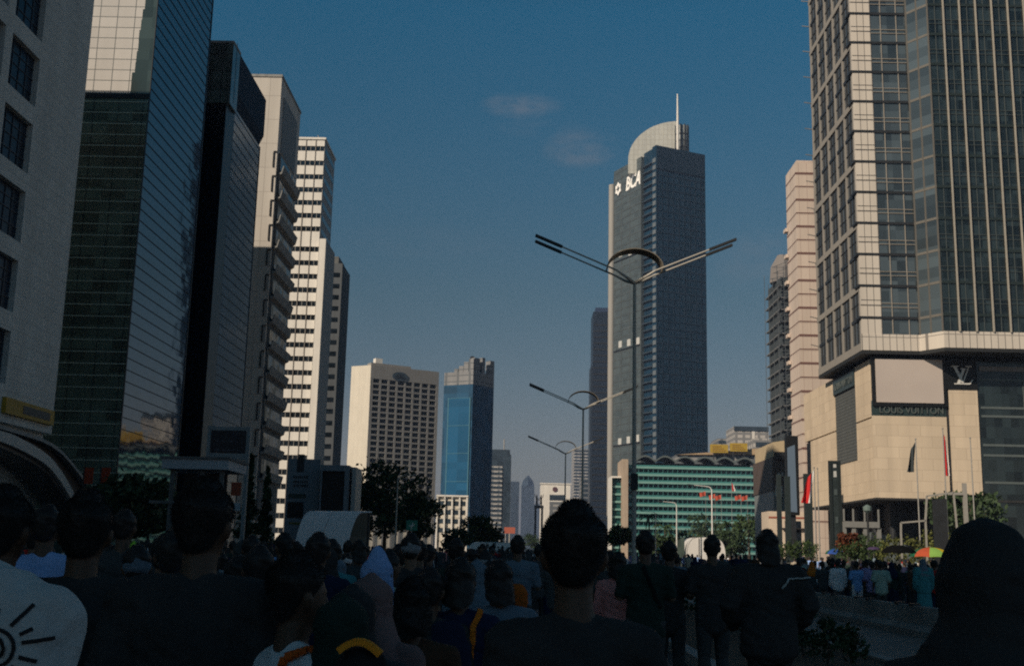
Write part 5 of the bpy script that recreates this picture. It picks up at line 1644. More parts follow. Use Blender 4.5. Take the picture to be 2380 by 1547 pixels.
def flag_pole(q, qt, Y, lb, style=None, group=None, qshift=0):
    x = aty(q, qt, Y).x; zt = zy(q, qt, Y)
    t = empty('flag_pole', (x, Y, 0), lb, 'flag pole', group)
    MB().tube((x, Y, 0), (x, Y, zt), .085, .05, 8).build('pole', M_STEEL, t)
    MB().lathe((x, Y, zt), [(.02, 0), (.09, .07), (.09, .13), (.01, .2)], 8).build('finial', M_STEEL, t)
    if style is None: return t
    L = style[1]; lean = style[2]; wdt = style[3]
    fl = empty('flag', (x, Y, zt), style[4], 'flag', None)
    pcs = {}
    nu, nv = 10, 16
    gridp = []
    for j in range(nv + 1):
        row = []
        v = j / nv
        for i in range(nu + 1):
            u = i / nu
            px = x + lean * v * (.4 + .6 * u) + lean * .0 + wdt * u * math.copysign(1, lean) * (1 - .35 * v) * .55
            py = Y + .18 * math.sin(u * 9 + v * 3) * (0.3 + v)
            pz = zt - .15 - L * v - .25 * u * L * (1 - v)
            row.append((px, py, pz))
        gridp.append(row)
    for nm, c0, c1, m in style[0]:
        mb = MB()
        i0, i1 = int(c0 * nu), int(c1 * nu)
        for j in range(nv):
            for i in range(i0, i1):
                mb.add([gridp[j][i], gridp[j][i + 1], gridp[j + 1][i + 1], gridp[j + 1][i]], [(0, 1, 2, 3)])
        mb.build(nm, m, fl, True)
    return t


RW = [('red_half', 0, .5, M_RED), ('white_half', .5, 1, M_FWH)]
flag_pole(1892, 1088, 118, 'steel flag pole carrying the leaning red and white flag before the podium', ([('white_half', 0, .3, M_FWH), ('red_half', .3, 1, M_RED)], 3.4, -1.0, 1.3, 'red and white flag hanging down to the left, beside the dark mast'))
flag_pole(2128, 1022, 112, 'flag pole with a limp dark flag before the beige wall', ([('cloth', 0, 1, M_FDK)], 3.0, -.7, .9, 'limp dark flag on the pole before the beige wall'))
flag_pole(2191, 998, 108, 'tallest flag pole with a limp red and white flag before the beige wall', ([('red_half', 0, .5, M_RED), ('white_half', .5, 1, M_FWH)], 4.2, .22, .5, 'limp red and white flag on the tallest pole before the beige wall'))
flag_pole(2255, 1020, 106, 'bare flag pole at the right, before the tall beige pier')
flag_pole(1900, 1090, 122, 'bare thin pole right behind the leaning red and white flag')
GF = 'red flags before the teal hotel'
for q, qt, lb in ((1640, 1140, 'leftmost small red flag on its pole before the teal hotel'), (1662, 1146, 'second small red flag from the left before the teal hotel'), (1676, 1148, 'middle small red flag before the teal hotel'),
                  (1722, 1148, 'right hand small red flag before the teal hotel'), (1737, 1149, 'rightmost small red flag before the teal hotel')):
    x = aty(q, qt, 360).x; zt = zy(q, qt, 360)
    t = empty('small_flag', (x, 360, 0), lb, 'flag', GF)
    MB().tube((x, 360, 0), (x, 360, zt), .07, .05, 6).build('pole', M_STEEL, t)
    mb = MB()
    for i in range(6):
        a0, a1 = i / 6, (i + 1) / 6
        f = lambda a: (x - .05 - 1.9 * a, 360 + .2 * math.sin(a * 7), zt - .15 - .5 * a)
        g = lambda a: (x - .05 - 1.7 * a, 360 + .2 * math.sin(a * 7 + .5), zt - 1.5 - .5 * a)
        mb.add([f(a0), f(a1), g(a1), g(a0)], [(0, 1, 2, 3)])
    mb.build('cloth', mat('flag_orange_red', (0.50, 0.09, 0.05), .8), t)
flag_pole(1700, 1120, 352, 'pole with a small red and white flag before the teal hotel', (RW, 2.6, .8, 1.2, 'small red and white flag before the middle of the teal hotel'))

# ---- white gate frames at the right
Y = 92
b = empty('white_gate', (aty(2160, 1200, Y).x, Y, 0), 'white tubular gate frame with two heights, before the dark ground floor at the right', 'gate')
pts = [(2094, 1240), (2094, 1214), (2151, 1209), (2154, 1152), (2216, 1144), (2224, 1225), (2290, 1250)]
wp = [aty(q, y, Y) for q, y in pts]
g = MB()
for i in range(len(wp) - 1): g.bar(wp[i], wp[i + 1], .13, .13, (0, 1, 0))
g.bar(wp[0], (wp[0].x, Y, 0), .13, .13, (0, 1, 0)).bar(wp[2], (wp[2].x, Y, 0), .13, .13, (0, 1, 0)).bar(wp[5], (wp[5].x, Y, 0), .13, .13, (0, 1, 0)).bar(wp[6], (wp[6].x, Y, 0), .13, .13, (0, 1, 0))
g.build('frame', mat('gate_white', (0.30, 0.285, 0.26), .5), b)
MB().box(wp[3].x + .5, wp[4].x - .5, Y + .2, Y + .3, 0, wp[4].z - .5).build('dark_panel', M_DARK, b)
Y = 96
x = aty(2246, 1190, Y).x
b = empty('white_post', (x, Y, 0), 'white post with a short cross arm at the right edge', 'post')
MB().box(x - .15, x + .15, Y, Y + .3, 0, zy(2246, 1122, Y)).build('shaft', MATS['gate_white'], b)
MB().box(x - 1.3, x - .153, Y, Y + .25, zy(2246, 1150, Y), zy(2246, 1144, Y)).build('cross_arm', MATS['gate_white'], b)
Y = 112
x = aty(1857 + 18, 1200, Y).x
b = empty('park_lamp', (aty(2018, 1240, 110).x, 110, 0), 'thin dark post with a small lamp head before the podium porch', 'street lamp')
x = aty(2018, 1240, 110).x; zt = zy(2018, 1192, 110)
MB().tube((x, 110, 0), (x, 110, zt), .13, .1).build('pole', M_DARK, b)
MB().lathe((x, 110, zt), [(.1, 0), (.4, .25), (.42, .6), (.1, .8)], 10).build('lamp_head', mat('lamp_glass_green', (0.15, 0.2, 0.19), .4), b)

# ---- air: one even box of haze round everything
haze = MB().box(-4700, 4700, -1700, 6800, -1, 236).build('haze', bpy.data.materials.new('haze'))
hm = haze.data.materials[0]; hm.use_nodes = True
hn, hl = hm.node_tree.nodes, hm.node_tree.links
hn.clear()
ho = hn.new('ShaderNodeOutputMaterial'); hv = hn.new('ShaderNodeVolumePrincipled')
hv.inputs['Color'].default_value = (0.48, 0.62, 0.95, 1)
hv.inputs['Density'].default_value = 0.00018
hv.inputs['Anisotropy'].default_value = 0.1
hl.new(hv.outputs[0], ho.inputs['Volume'])
haze['kind'] = 'stuff'
# ================================================================== PEOPLE
def tube_loft(mb, pts, n=14, ref=None):
    """pts: (centre, rx, ry) rings along a path, rounded ends; rx lies along ref (side), ry across it"""
    P_ = [Vector(p[0]) for p in pts]
    ref = Vector(ref or (1, 0, 0))
    rings = []
    for i, p in enumerate(pts):
        d = (P_[min(i + 1, len(P_) - 1)] - P_[max(i - 1, 0)]).normalized()
        a = (ref - d * ref.dot(d))
        a = a.normalized() if a.length > 1e-3 else d.orthogonal().normalized()
        b = d.cross(a)
        rings.append((P_[i], a, b, p[1], p[2] if len(p) > 2 else p[1], d))
    full = []
    p, a, b, rx, ry, d = rings[0]
    for k in (.0, .5, .85): full.append((p - d * min(rx, ry) * math.cos(math.pi / 2 * k) * .9, a, b, max(.002, rx * math.sin(math.pi / 2 * k)), max(.002, ry * math.sin(math.pi / 2 * k))))
    for r in rings: full.append(r[:5])
    p, a, b, rx, ry, d = rings[-1]
    for k in (.85, .5, .0): full.append((p + d * min(rx, ry) * math.cos(math.pi / 2 * k) * .9, a, b, max(.002, rx * math.sin(math.pi / 2 * k)), max(.002, ry * math.sin(math.pi / 2 * k))))
    vv, ff = [], []
    for p, a, b, rx, ry in full:
        for i in range(n):
            t = 2 * math.pi * i / n
            vv.append(p + a * rx * math.cos(t) + b * ry * math.sin(t))
    m = len(full)
    for k in range(m - 1):
        for i in range(n):
            j = (i + 1) % n
            ff.append((k * n + i, k * n + j, (k + 1) * n + j, (k + 1) * n + i))
    ff += [tuple(range(n - 1, -1, -1)), tuple(range((m - 1) * n, m * n))]
    return mb.add(vv, ff)


def remesh(mb, name, voxel, smooth=4, wrinkle=0.0, seed=0):
    me = bpy.data.meshes.new(name)
    me.from_pydata(mb.v, [], mb.f); me.update()
    bm = bmesh.new(); bm.from_mesh(me); bmesh.ops.recalc_face_normals(bm, faces=bm.faces); bm.to_mesh(me); bm.free()
    o = bpy.data.objects.new(name, me); COL.objects.link(o)
    md = o.modifiers.new('r', 'REMESH'); md.mode = 'VOXEL'; md.voxel_size = voxel
    if smooth:
        s = o.modifiers.new('s', 'SMOOTH'); s.factor = .5; s.iterations = smooth
    bpy.context.view_layer.update()
    dg = bpy.context.evaluated_depsgraph_get()
    out = bpy.data.meshes.new_from_object(o.evaluated_get(dg))
    bpy.data.objects.remove(o); bpy.data.meshes.remove(me)
    out.name = name
    if wrinkle:
        vn = [v.normal.copy() for v in out.vertices]
        for v, nn in zip(out.vertices, vn):
            q = v.co
            w = noise.noise(Vector((q.x * 7 + seed, q.y * 7, q.z * 22 + q.x * 9))) + .6 * noise.noise(Vector((q.x * 20, q.y * 20 + seed, q.z * 11)))
            v.co += nn * wrinkle * w
    out.polygons.foreach_set('use_smooth', [True] * len(out.polygons))
    return out


ARM = {   # shoulder, elbow, wrist, finger direction for the right side (x > 0); the body faces +y
    'down': ((.185, 0, 1.365), (.235, -.03, 1.11), (.245, .05, .87), (0, .12, -1)),
    'bent': ((.185, 0, 1.365), (.235, -.02, 1.12), (.12, .22, 1.20), (-.3, .75, .55)),
    'high': ((.185, 0, 1.365), (.245, .14, 1.20), (.10, .27, 1.42), (-.25, .45, .85)),
    'out': ((.185, 0, 1.365), (.30, -.04, 1.15), (.26, .14, .98), (-.2, .8, -.5)),
}


def hand(mb, wrist, d, s):
    w, d = Vector(wrist), Vector(d).normalized()
    side = Vector((0, 1, 0)) if abs(d.z) > .6 else Vector((1, 0, 0)) * s
    side = (side - d * side.dot(d)).normalized()
    nrm = d.cross(side)
    if nrm.x * s > 0 and abs(d.z) > .6: nrm = -nrm
    tube_loft(mb, [(w, .026, .02), (w + d * .035, .034, .017), (w + d * .08, .039, .015)], 12, side)
    for i, (o, L) in enumerate(((.030, .066), (.010, .076), (-.011, .071), (-.031, .056))):
        b = w + d * .078 + side * o
        k1 = b + d * L * .5 + nrm * .006
        k2 = b + d * L * .92 + nrm * .024
        tube_loft(mb, [(b, .0095), (k1, .0088), (k2, .007)], 8, side)
    t0 = w + d * .025 + side * .03
    tube_loft(mb, [(t0, .013), (t0 + (d * .5 + side * .7) * .032, .011), (t0 + (d * .9 + side * .75) * .055, .0085)], 8, side)


def legs(mb, inf, stance, zlow, n=14):
    for s in (-1, 1):
        fy = .10 * stance * s
        hip, kn, an = (s * .088, 0, .92), (s * .098, fy * .6 + .015, .49), (s * .10, fy, .09)
        pts = [(hip, .088 + inf, .09 + inf), ((s * .092, fy * .2, .74), .078 + inf, .08 + inf), (kn, .055 + inf, .057 + inf), ((s * .10, fy * .9 - .02, .34), .052 + inf * 1.3, .056 + inf * 1.3), (an, .038 + inf * 1.4, .042 + inf * 1.4)]
        if zlow > .3: pts = pts[:3] if zlow > .42 else pts[:4]
        tube_loft(mb, pts, n)


def torso(mb, inf, zlo=.86, neck=True, k=1.0):
    r = [((0, 0, zlo), .160 * k + inf, .112 + inf), ((0, -.005, .97), .155 * k + inf, .110 + inf), ((0, 0, 1.09), .146 * k + inf, .102 + inf), ((0, .0, 1.22), .162 * k + inf, .110 + inf), ((0, -.004, 1.33), .172 * k + inf, .106 + inf), ((0, -.006, 1.375), .140 * k + inf, .080 + inf), ((0, -.004, 1.405), .085 + inf * .6, .060 + inf * .5)]
    tube_loft(mb, r, 22)
    for s in (-1, 1):
        tube_loft(mb, [((s * .05, -.005, 1.385), .060 + inf * .6, .052 + inf * .6), ((s * .135 * k, -.005, 1.372), .054 + inf, .052 + inf), ((s * .188 * k, -.003, 1.355), .055 + inf, .056 + inf)], 14, (0, 1, 0))


PROTO = {}


def bow_m(a):
    return Matrix.Translation((0, 0, 1.45)) @ Matrix.Rotation(R_(-.75 * a), 4, 'X') @ Matrix.Rotation(R_(-.6 * a), 4, 'Y') @ Matrix.Translation((0, 0, -1.45)) if a else None


def make_body(arm_l, arm_r, stance, k, bow=0):
    key = ('body', arm_l, arm_r, stance, k, bow)
    if key in PROTO: return PROTO[key]
    mb = MB()
    torso(mb, 0.0, k=k)
    tube_loft(mb, [((0, -.008, 1.40), .062, .062), ((0, -.002, 1.47), .053, .056), ((0, .012, 1.54), .053, .058)], 16)
    mb.T = bow_m(bow)
    # head: skull, jaw, nose, ears, eye sockets read from the brow and cheeks
    tube_loft(mb, [((0, .045, 1.492), .030, .030), ((0, .036, 1.515), .050, .062), ((0, .022, 1.56), .068, .086), ((0, .014, 1.605), .075, .094), ((0, .008, 1.638), .071, .090), ((0, .002, 1.660), .050, .066)], 20)
    tube_loft(mb, [((0, .112, 1.60), .008, .008), ((0, .124, 1.572), .012, .011), ((0, .110, 1.562), .016, .008)], 8)
    tube_loft(mb, [((-.03, .096, 1.612), .010, .008), ((0, .105, 1.614), .010, .008), ((.03, .096, 1.612), .010, .008)], 8, (0, 1, 0))
    tube_loft(mb, [((-.022, .102, 1.530), .006, .006), ((0, .108, 1.531), .008, .007), ((.022, .102, 1.530), .006, .006)], 8, (0, 1, 0))
    for s in (-1, 1):
        tube_loft(mb, [((s * .078, .008, 1.565), .008, .012), ((s * .085, .002, 1.59), .010, .020), ((s * .084, -.002, 1.612), .009, .016)], 10)
    mb.T = None
    for s, nm in ((-1, arm_l), (1, arm_r)):
        S, E, W, D = [Vector(v) for v in ARM[nm]]
        for v in (S, E, W, D): v.x *= s
        S.x *= k; E.x *= (1 + (k - 1) * .5)
        tube_loft(mb, [(S, .050), (S.lerp(E, .45), .045), (E, .037), (E.lerp(W, .35), .036), (W, .025)], 12)
        hand(mb, W, D, s)
    legs(mb, 0.0, stance, 0)
    for s in (-1, 1):
        fy = .10 * stance * s
        tube_loft(mb, [((s * .10, fy - .05, .045), .036, .040), ((s * .105, fy + .05, .04), .042, .036), ((s * .112, fy + .14, .028), .040, .022)], 12)
    me = remesh(mb, 'body', .0085, 3)
    PROTO[key] = me
    return me


def make_shirt(arm_l, arm_r, k, loose, long_sleeve, seed, zlo=.80):
    key = ('shirt', arm_l, arm_r, k, loose, long_sleeve, seed, zlo)
    if key in PROTO: return PROTO[key]
    mb = MB()
    torso(mb, .014 + loose, zlo, k=k)
    for s, nm in ((-1, arm_l), (1, arm_r)):
        S, E, W, D = [Vector(v) for v in ARM[nm]]
        for v in (S, E, W): v.x *= s
        S.x *= k; E.x *= (1 + (k - 1) * .5)
        if long_sleeve:
            tube_loft(mb, [(S, .062 + loose), (S.lerp(E, .5), .056 + loose), (E, .049 + loose), (E.lerp(W, .5), .044 + loose), (E.lerp(W, .96), .036 + loose * .6)], 14)
        else:
            tube_loft(mb, [(S, .062 + loose), (S.lerp(E, .4), .060 + loose), (S.lerp(E, .8), .060 + loose * 1.5)], 14)
    me = remesh(mb, 'shirt', .011, 4, .022 if seed == 6 else .010, seed)
    PROTO[key] = me
    return me


def make_trousers(stance, shorts, wide=0.012):
    key = ('trousers', stance, shorts, wide)
    if key in PROTO: return PROTO[key]
    mb = MB()
    legs(mb, wide, stance, .45 if shorts else 0)
    tube_loft(mb, [((0, 0, .84), .165, .118), ((0, 0, .93), .168, .120), ((0, 0, 1.0), .158, .112)], 18)
    me = remesh(mb, 'trousers', .013, 4, .005, 3)
    PROTO[key] = me
    return me


def make_skirt():
    if 'skirt' in PROTO: return PROTO['skirt']
    mb = MB()
    tube_loft(mb, [((0, 0, .10), .26, .22), ((0, 0, .5), .215, .17), ((0, 0, .84), .18, .135), ((0, 0, 1.0), .160, .115)], 22)
    PROTO['skirt'] = remesh(mb, 'skirt', .014, 3, .012, 9)
    return PROTO['skirt']


def make_shoes(stance):
    key = ('shoes', stance)
    if key in PROTO: return PROTO[key]
    mb = MB()
    for s in (-1, 1):
        fy = .10 * stance * s
        tube_loft(mb, [((s * .10, fy - .055, .050), .042, .048), ((s * .105, fy + .05, .045), .049, .043), ((s * .112, fy + .155, .032), .045, .029)], 12)
    PROTO[key] = remesh(mb, 'shoes', .012, 2)
    return PROTO[key]


def make_hair(style, seed=1, n=5200):
    """short: cropped cap with tufts; long: falls to the shoulders; tail: tied back"""
    key = ('hair', style, seed)
    if key in PROTO: return PROTO[key]
    r = random.Random(seed)
    mb = MB()
    tube_loft(mb, [((0, -.018, 1.560), .060, .066), ((0, -.012, 1.60), .080, .090), ((0, .0, 1.64), .090, .107), ((0, .0, 1.672), .086, .103), ((0, .0, 1.695), .073, .088), ((0, 0, 1.709), .050, .060)], 20)
    if style == 'long':
        tube_loft(mb, [((0, -.055, 1.28), .11, .035), ((0, -.062, 1.40), .115, .045), ((0, -.045, 1.52), .098, .062), ((0, -.02, 1.62), .088, .075)], 18)
    if style == 'tail':
        tube_loft(mb, [((0, -.105, 1.62), .028, .028), ((0, -.125, 1.54), .036, .03), ((0, -.115, 1.42), .03, .022), ((0, -.11, 1.33), .012, .01)], 10)
    base = remesh(mb, 'hair', .007, 16, .006, seed)
    # drop what would cover the face
    bm = bmesh.new(); bm.from_mesh(base)
    kill = [v for v in bm.verts if v.co.y > .045 + (v.co.z - 1.62) * .9 and v.co.z < 1.672]
    bmesh.ops.delete(bm, geom=kill, context='VERTS')
    bm.faces.ensure_lookup_table()
    fs = [f for f in bm.faces if f.is_valid]
    new = []
    L0 = .0075 if style == 'short' else .010
    for _ in range(n):
        f = fs[r.randrange(len(fs))]
        c = f.calc_center_median(); nn = f.normal
        down = Vector((r.gauss(0, .5), r.gauss(0, .3) - .2, r.gauss(-.9 * min(1, max(.1, (1.71 - c.z) / .13)), .25)))
        d = (nn * r.uniform(.5, 1.0) + down * .75).normalized()
        L = L0 * r.uniform(.5, 1.5)
        sd = d.orthogonal().normalized() * .0016
        new.append((c - nn * .002 - sd, c - nn * .002 + sd, c + d * L))
    for a, b, c in new:
        vs_ = [bm.verts.new(q) for q in (a, b, c)]
        bm.faces.new(vs_)
    bm.to_mesh(base); bm.free()
    PROTO[key] = base
    return base


def make_hijab(style, seed):
    key = ('hijab', style, seed)
    if key in PROTO: return PROTO[key]
    mb = MB()
    tube_loft(mb, [((0, .012, 1.50), .076, .088), ((0, -.004, 1.56), .092, .106), ((0, -.006, 1.62), .098, .115), ((0, -.004, 1.66), .086, .100), ((0, -.002, 1.685), .058, .070), ((0, 0, 1.698), .026, .03)], 20)
    if style == 'point':
        tube_loft(mb, [((0, -.004, 1.66), .085, .095), ((0, -.01, 1.72), .05, .06), ((0, -.015, 1.765), .016, .02)], 16)
        tube_loft(mb, [((0, -.02, 1.18), .215, .150), ((0, -.012, 1.34), .185, .135), ((0, .0, 1.47), .115, .105), ((0, .0, 1.56), .09, .10)], 22)
    elif style == 'bulk':
        tube_loft(mb, [((0, -.005, 1.56), .112, .122), ((0, -.008, 1.63), .115, .13), ((0, -.006, 1.67), .095, .105)], 20)
        tube_loft(mb, [((0, -.03, 1.22), .26, .18), ((0, -.03, 1.36), .245, .165), ((0, -.015, 1.46), .165, .128), ((0, 0, 1.55), .105, .112)], 22)
    else:
        tube_loft(mb, [((0, -.03, 1.24), .195, .140), ((0, -.018, 1.36), .188, .128), ((0, -.005, 1.46), .122, .104), ((0, .002, 1.54), .092, .102)], 22)
    me = remesh(mb, 'headscarf', .011, 5, .0085, seed)
    bm = bmesh.new(); bm.from_mesh(me)
    kill = [v for v in bm.verts if v.co.y > .062 and 1.50 < v.co.z < 1.658 and abs(v.co.x) < .062]
    bmesh.ops.delete(bm, geom=kill, context='VERTS')
    bm.to_mesh(me); bm.free()
    PROTO[key] = me
    return me


def make_cap():
    if 'cap' in PROTO: return PROTO['cap']
    mb = MB()
    tube_loft(mb, [((0, .0, 1.612), .088, .104), ((0, .0, 1.66), .086, .102), ((0, .0, 1.695), .066, .078), ((0, 0, 1.712), .024, .028)], 20)
    tube_loft(mb, [((0, .09, 1.625), .068, .010), ((0, .14, 1.62), .062, .008), ((0, .175, 1.612), .040, .006)], 14)
    PROTO['cap'] = remesh(mb, 'cap', .009, 2)
    return PROTO['cap']


def cloth(name, c, v=.18): return mat('cloth_' + name, c, .9, v, 6, .25, spec=.2)


SKIN = mat('skin_brown', (0.105, 0.06, 0.038), .55, .1, 12, .1)
SKIN2 = mat('skin_tan', (0.16, 0.092, 0.058), .55, .1, 12, .1)
HAIR = mat('hair_black', (0.028, 0.026, 0.025), .5, .3, 20, spec=.3)
CL = {
    'black': (0.042, 0.043, 0.044), 'charcoal': (0.060, 0.066, 0.068), 'dark grey': (0.06, 0.066, 0.07), 'navy': (0.014, 0.02, 0.05), 'dark blue': (0.020, 0.026, 0.065),
    'brown': (0.085, 0.045, 0.028), 'maroon': (0.12, 0.015, 0.02), 'dark green': (0.022, 0.042, 0.035), 'olive': (0.12, 0.10, 0.03), 'grey blue': (0.14, 0.19, 0.24),
    'white': (0.66, 0.68, 0.70), 'off white': (0.52, 0.54, 0.53), 'pale blue': (0.28, 0.43, 0.74), 'sky blue': (0.20, 0.38, 0.70), 'pink': (0.58, 0.25, 0.24), 'mauve': (0.21, 0.135, 0.13),
    'orange': (0.55, 0.16, 0.02), 'red': (0.45, 0.03, 0.025), 'teal': (0.06, 0.25, 0.28), 'lilac': (0.30, 0.26, 0.48), 'beige': (0.40, 0.35, 0.28), 'grey': (0.26, 0.28, 0.30),
    'mint': (0.30, 0.42, 0.36), 'yellow': (0.60, 0.45, 0.05), 'lime': (0.28, 0.60, 0.06),
}


def cm(n): return cloth(n.replace(' ', '_'), CL[n])


def part(name, me, m, parent):
    """a mesh shared between people, with a material of its own on each"""
    o = bpy.data.objects.new(name, me)
    COL.objects.link(o); o.parent = parent
    if not me.materials: me.materials.append(m)
    o.material_slots[0].link = 'OBJECT'
    o.material_slots[0].material = m
    return o


def person(loc, hgt, label, head='short', headc='black', top='black', bottom='charcoal', arms=('down', 'down'), stance=0.0, k=1.0, loose=.0, sleeve=False, turn=0.0,
           skin=None, shorts=False, skirt=False, group=None, seed=1, lean=0.0, cap=None, zlo=.80, hair_n=1400, bow=0):
    t = empty('person', loc, label, 'person', group)
    s = hgt / 1.75
    t.scale = (s, s, s)
    t.rotation_euler = (R_(lean), 0, R_(turn))
    skin = skin or SKIN
    part('body', make_body(arms[0], arms[1], stance, k, bow), skin, t)
    part('shirt', make_shirt(arms[0], arms[1], k, loose, sleeve, seed, zlo), cm(top), t)
    if skirt: part('skirt', make_skirt(), cm(bottom), t)
    else: part('trousers', make_trousers(stance, shorts), cm(bottom), t)
    part('shoes', make_shoes(stance), cm('charcoal'), t)
    if head in ('short', 'long', 'tail'):
        h_ = part('hair', make_hair(head, 1 if hair_n < 2000 else 2, hair_n), HAIR, t)
        if bow: h_.matrix_local = bow_m(bow)
    elif head in ('hijab', 'point', 'bulk'):
        part('headscarf', make_hijab(head, 4), cm(headc), t)
    if cap: part('cap', make_cap(), cm(cap), t)
    return t


def put(q, qtop, Y, zbase=0.0, **kw):
    """a person whose crown is seen at (q, qtop) when standing Y metres up the street"""
    p = aty(q, qtop, Y)
    h = p.z - zbase
    kw.setdefault('hair_n', 9000 if Y < 5 else 1400)
    lab = kw.pop('label')
    return person((p.x, Y, zbase), h, lab, **kw)


# ---- the ones the photograph shows large
A_DD = ('down', 'down'); A_BB = ('bent', 'bent'); A_DB = ('down', 'bent'); A_HH = ('high', 'high')
centre = put(1336, 1162, 2.95, label='man in a black shirt seen from behind, his dark head standing in the centre foreground', top='black', k=.96, hair_n=9000, seed=2)
put(478, 1108, 3.45, label='tall man in black seen from behind, left of centre before the flat roof slab', top='black', k=1.12, loose=.02, turn=-8, arms=A_DB, seed=3)
put(206, 1136, 3.75, label='broad man in a black shirt with a pale shoulder strap, behind the white printed shirt', top='black', k=1.1, loose=.02, turn=10, arms=A_BB, seed=4)
put(14, 1126, 3.6, label='dark haired man at the left edge, behind the white printed shirt', top='charcoal', turn=-5)
put(112, 1168, 6.8, label='person in a pale blue collared shirt between two dark heads at the left', top='pale blue', turn=6, loose=.01)
put(322, 1262, 6.2, label='short person in a grey blue cap and beige shirt between the two tall dark men', top='beige', cap='grey blue', turn=20, arms=A_BB)
put(405, 1226, 5.4, label='dark haired person in a pale blue shirt, half hidden by the tall man in black', top='sky blue', turn=12)
put(292, 1180, 8.6, label='dark haired person in charcoal with a lime scrap at the neck', top='charcoal')
pr = put(692, 1276, 3.3, label='man in a white shirt with an orange strap, his head turned right', top='white', turn=-50, arms=A_BB, hair_n=9000, lean=0)
put(604, 1262, 5.6, label='dark haired man in a charcoal shirt beside the orange strapped man', top='charcoal', turn=14)
put(556, 1286, 6.4, label='short dark haired person in a white shirt right of the tall man in black', top='white', turn=-16)
put(797, 1352, 3.2, label='woman in a dark green grey headscarf behind the orange trimmed backpack', head='hijab', headc='dark green', top='dark green', sleeve=True, arms=A_BB, turn=22)
put(822, 1334, 3.7, label='woman in a black headscarf between the green grey and the mauve headscarves', head='hijab', headc='black', top='charcoal', sleeve=True)
put(866, 1310, 4.1, label='woman in a brownish mauve headscarf and grey mauve blouse', head='hijab', headc='mauve', top='mauve', sleeve=True, turn=-14)
put(880, 1276, 6.0, label='woman in a pointed pale blue hood behind the mauve headscarf', head='point', headc='pale blue', top='white', sleeve=True, turn=-18)
put(742, 1234, 7.6, label='dark haired man in navy in front of the curved shelter, taller than those around him', top='navy', arms=A_BB)
put(772, 1250, 9.5, label='dark haired man in charcoal with a teal shoulder, in front of the curved shelter', top='teal', turn=18)
put(808, 1284, 17, label='small person in a white cap and white shirt below the shelter end', cap='white', top='white')
put(960, 1338, 4.6, label='long haired woman in a brown top right of the mauve headscarf', head='long', top='brown', turn=8)
put(1000, 1314, 5.6, label='dark haired person in a black shirt behind the long haired woman in brown', top='black')
put(1072, 1292, 5.7, label='person in dark blue with long black hair and an orange bag strap', head='long', top='dark blue', bottom='olive', turn=-10, sleeve=True)
put(1108, 1288, 7.4, label='woman in a grey blue headscarf with the orange strapped person before her', head='hijab', headc='grey blue', top='grey blue', sleeve=True)
put(1160, 1296, 6.2, label='long haired woman in a grey blue blouse left of the centre man', head='long', top='grey blue', loose=.02, sleeve=True, turn=14)
put(1204, 1241, 13.6, label='man in a grey blue shirt with an orange waist bag, head above the crowd', top='grey blue', k=1.08, arms=A_BB)
put(1122, 1262, 21, label='person in a white face mask turned back to the camera, deep in the crowd', top='charcoal', turn=170)
put(1437, 1280, 11.2, label='woman in a pink blouse and dark hair to the right of the centre man', head='long', top='pink', bottom='charcoal', turn=-28, arms=A_DB, loose=.015, zlo=.74, sleeve=True)
put(1500, 1229, 10.6, label='man in a dark grey green T-shirt on the median beside the tall lamp post', top='dark green', bottom='charcoal', arms=A_BB, turn=6, k=1.06, zbase=.0)
put(1556, 1254, 12.4, label='man in black close behind the dark grey green T-shirt', top='black', turn=-14, arms=A_DB)
put(1655, 1240, 12.1, label='man in black T-shirt seen whole from behind, before the white curved shelter', top='black', bottom='charcoal', k=1.08, arms=A_BB, stance=.5)
put(1783, 1227, 9.3, label='person in black with long dark hair, left of the concrete barrier', head='long', top='black', bottom='black', k=1.12, loose=.04, arms=('out', 'out'), sleeve=True)
put(2286, 1209, 2.4, label='large person in a black headscarf filling the lower right corner', head='bulk', headc='black', top='black', bottom='black', skirt=True, k=.98, loose=.02, sleeve=True)

# white shirt with the printed sun, close at the left edge
wp_ = person((-1.368, 2.0, .05), 1.79, 'hunched person in a white T-shirt with a black sun drawing on its back', top='off white', bottom='charcoal', k=1.08, loose=.024, turn=0, hair_n=9000, seed=6, bow=80)
wp_.rotation_euler.y = R_(14)
shirt = [c for c in wp_.children if c.name.startswith('shirt')][0]
bpy.context.view_layer.update()
bv = BVHTree.FromPolygons([v.co.copy() for v in shirt.data.vertices], [tuple(p.vertices) for p in shirt.data.polygons])


def on_shirt(x, z):
    h = bv.ray_cast(Vector((x, -1, z)), Vector((0, 1, 0)))
    return (h[0] + h[1] * .0022, h[1]) if h[0] is not None else (None, None)


def ink(mb, pts, w):
    prev = None
    for x, z in pts:
        p, nn = on_shirt(x, z)
        if p is None: prev = None; continue
        if prev is not None:
            d = (p - prev[0])
            if d.length > 1e-5:
                sd = d.normalized().cross(nn).normalized() * w
                mb.add([prev[0] - sd, prev[0] + sd, p + sd, p - sd], [(0, 1, 2, 3)])
        prev = (p, nn)


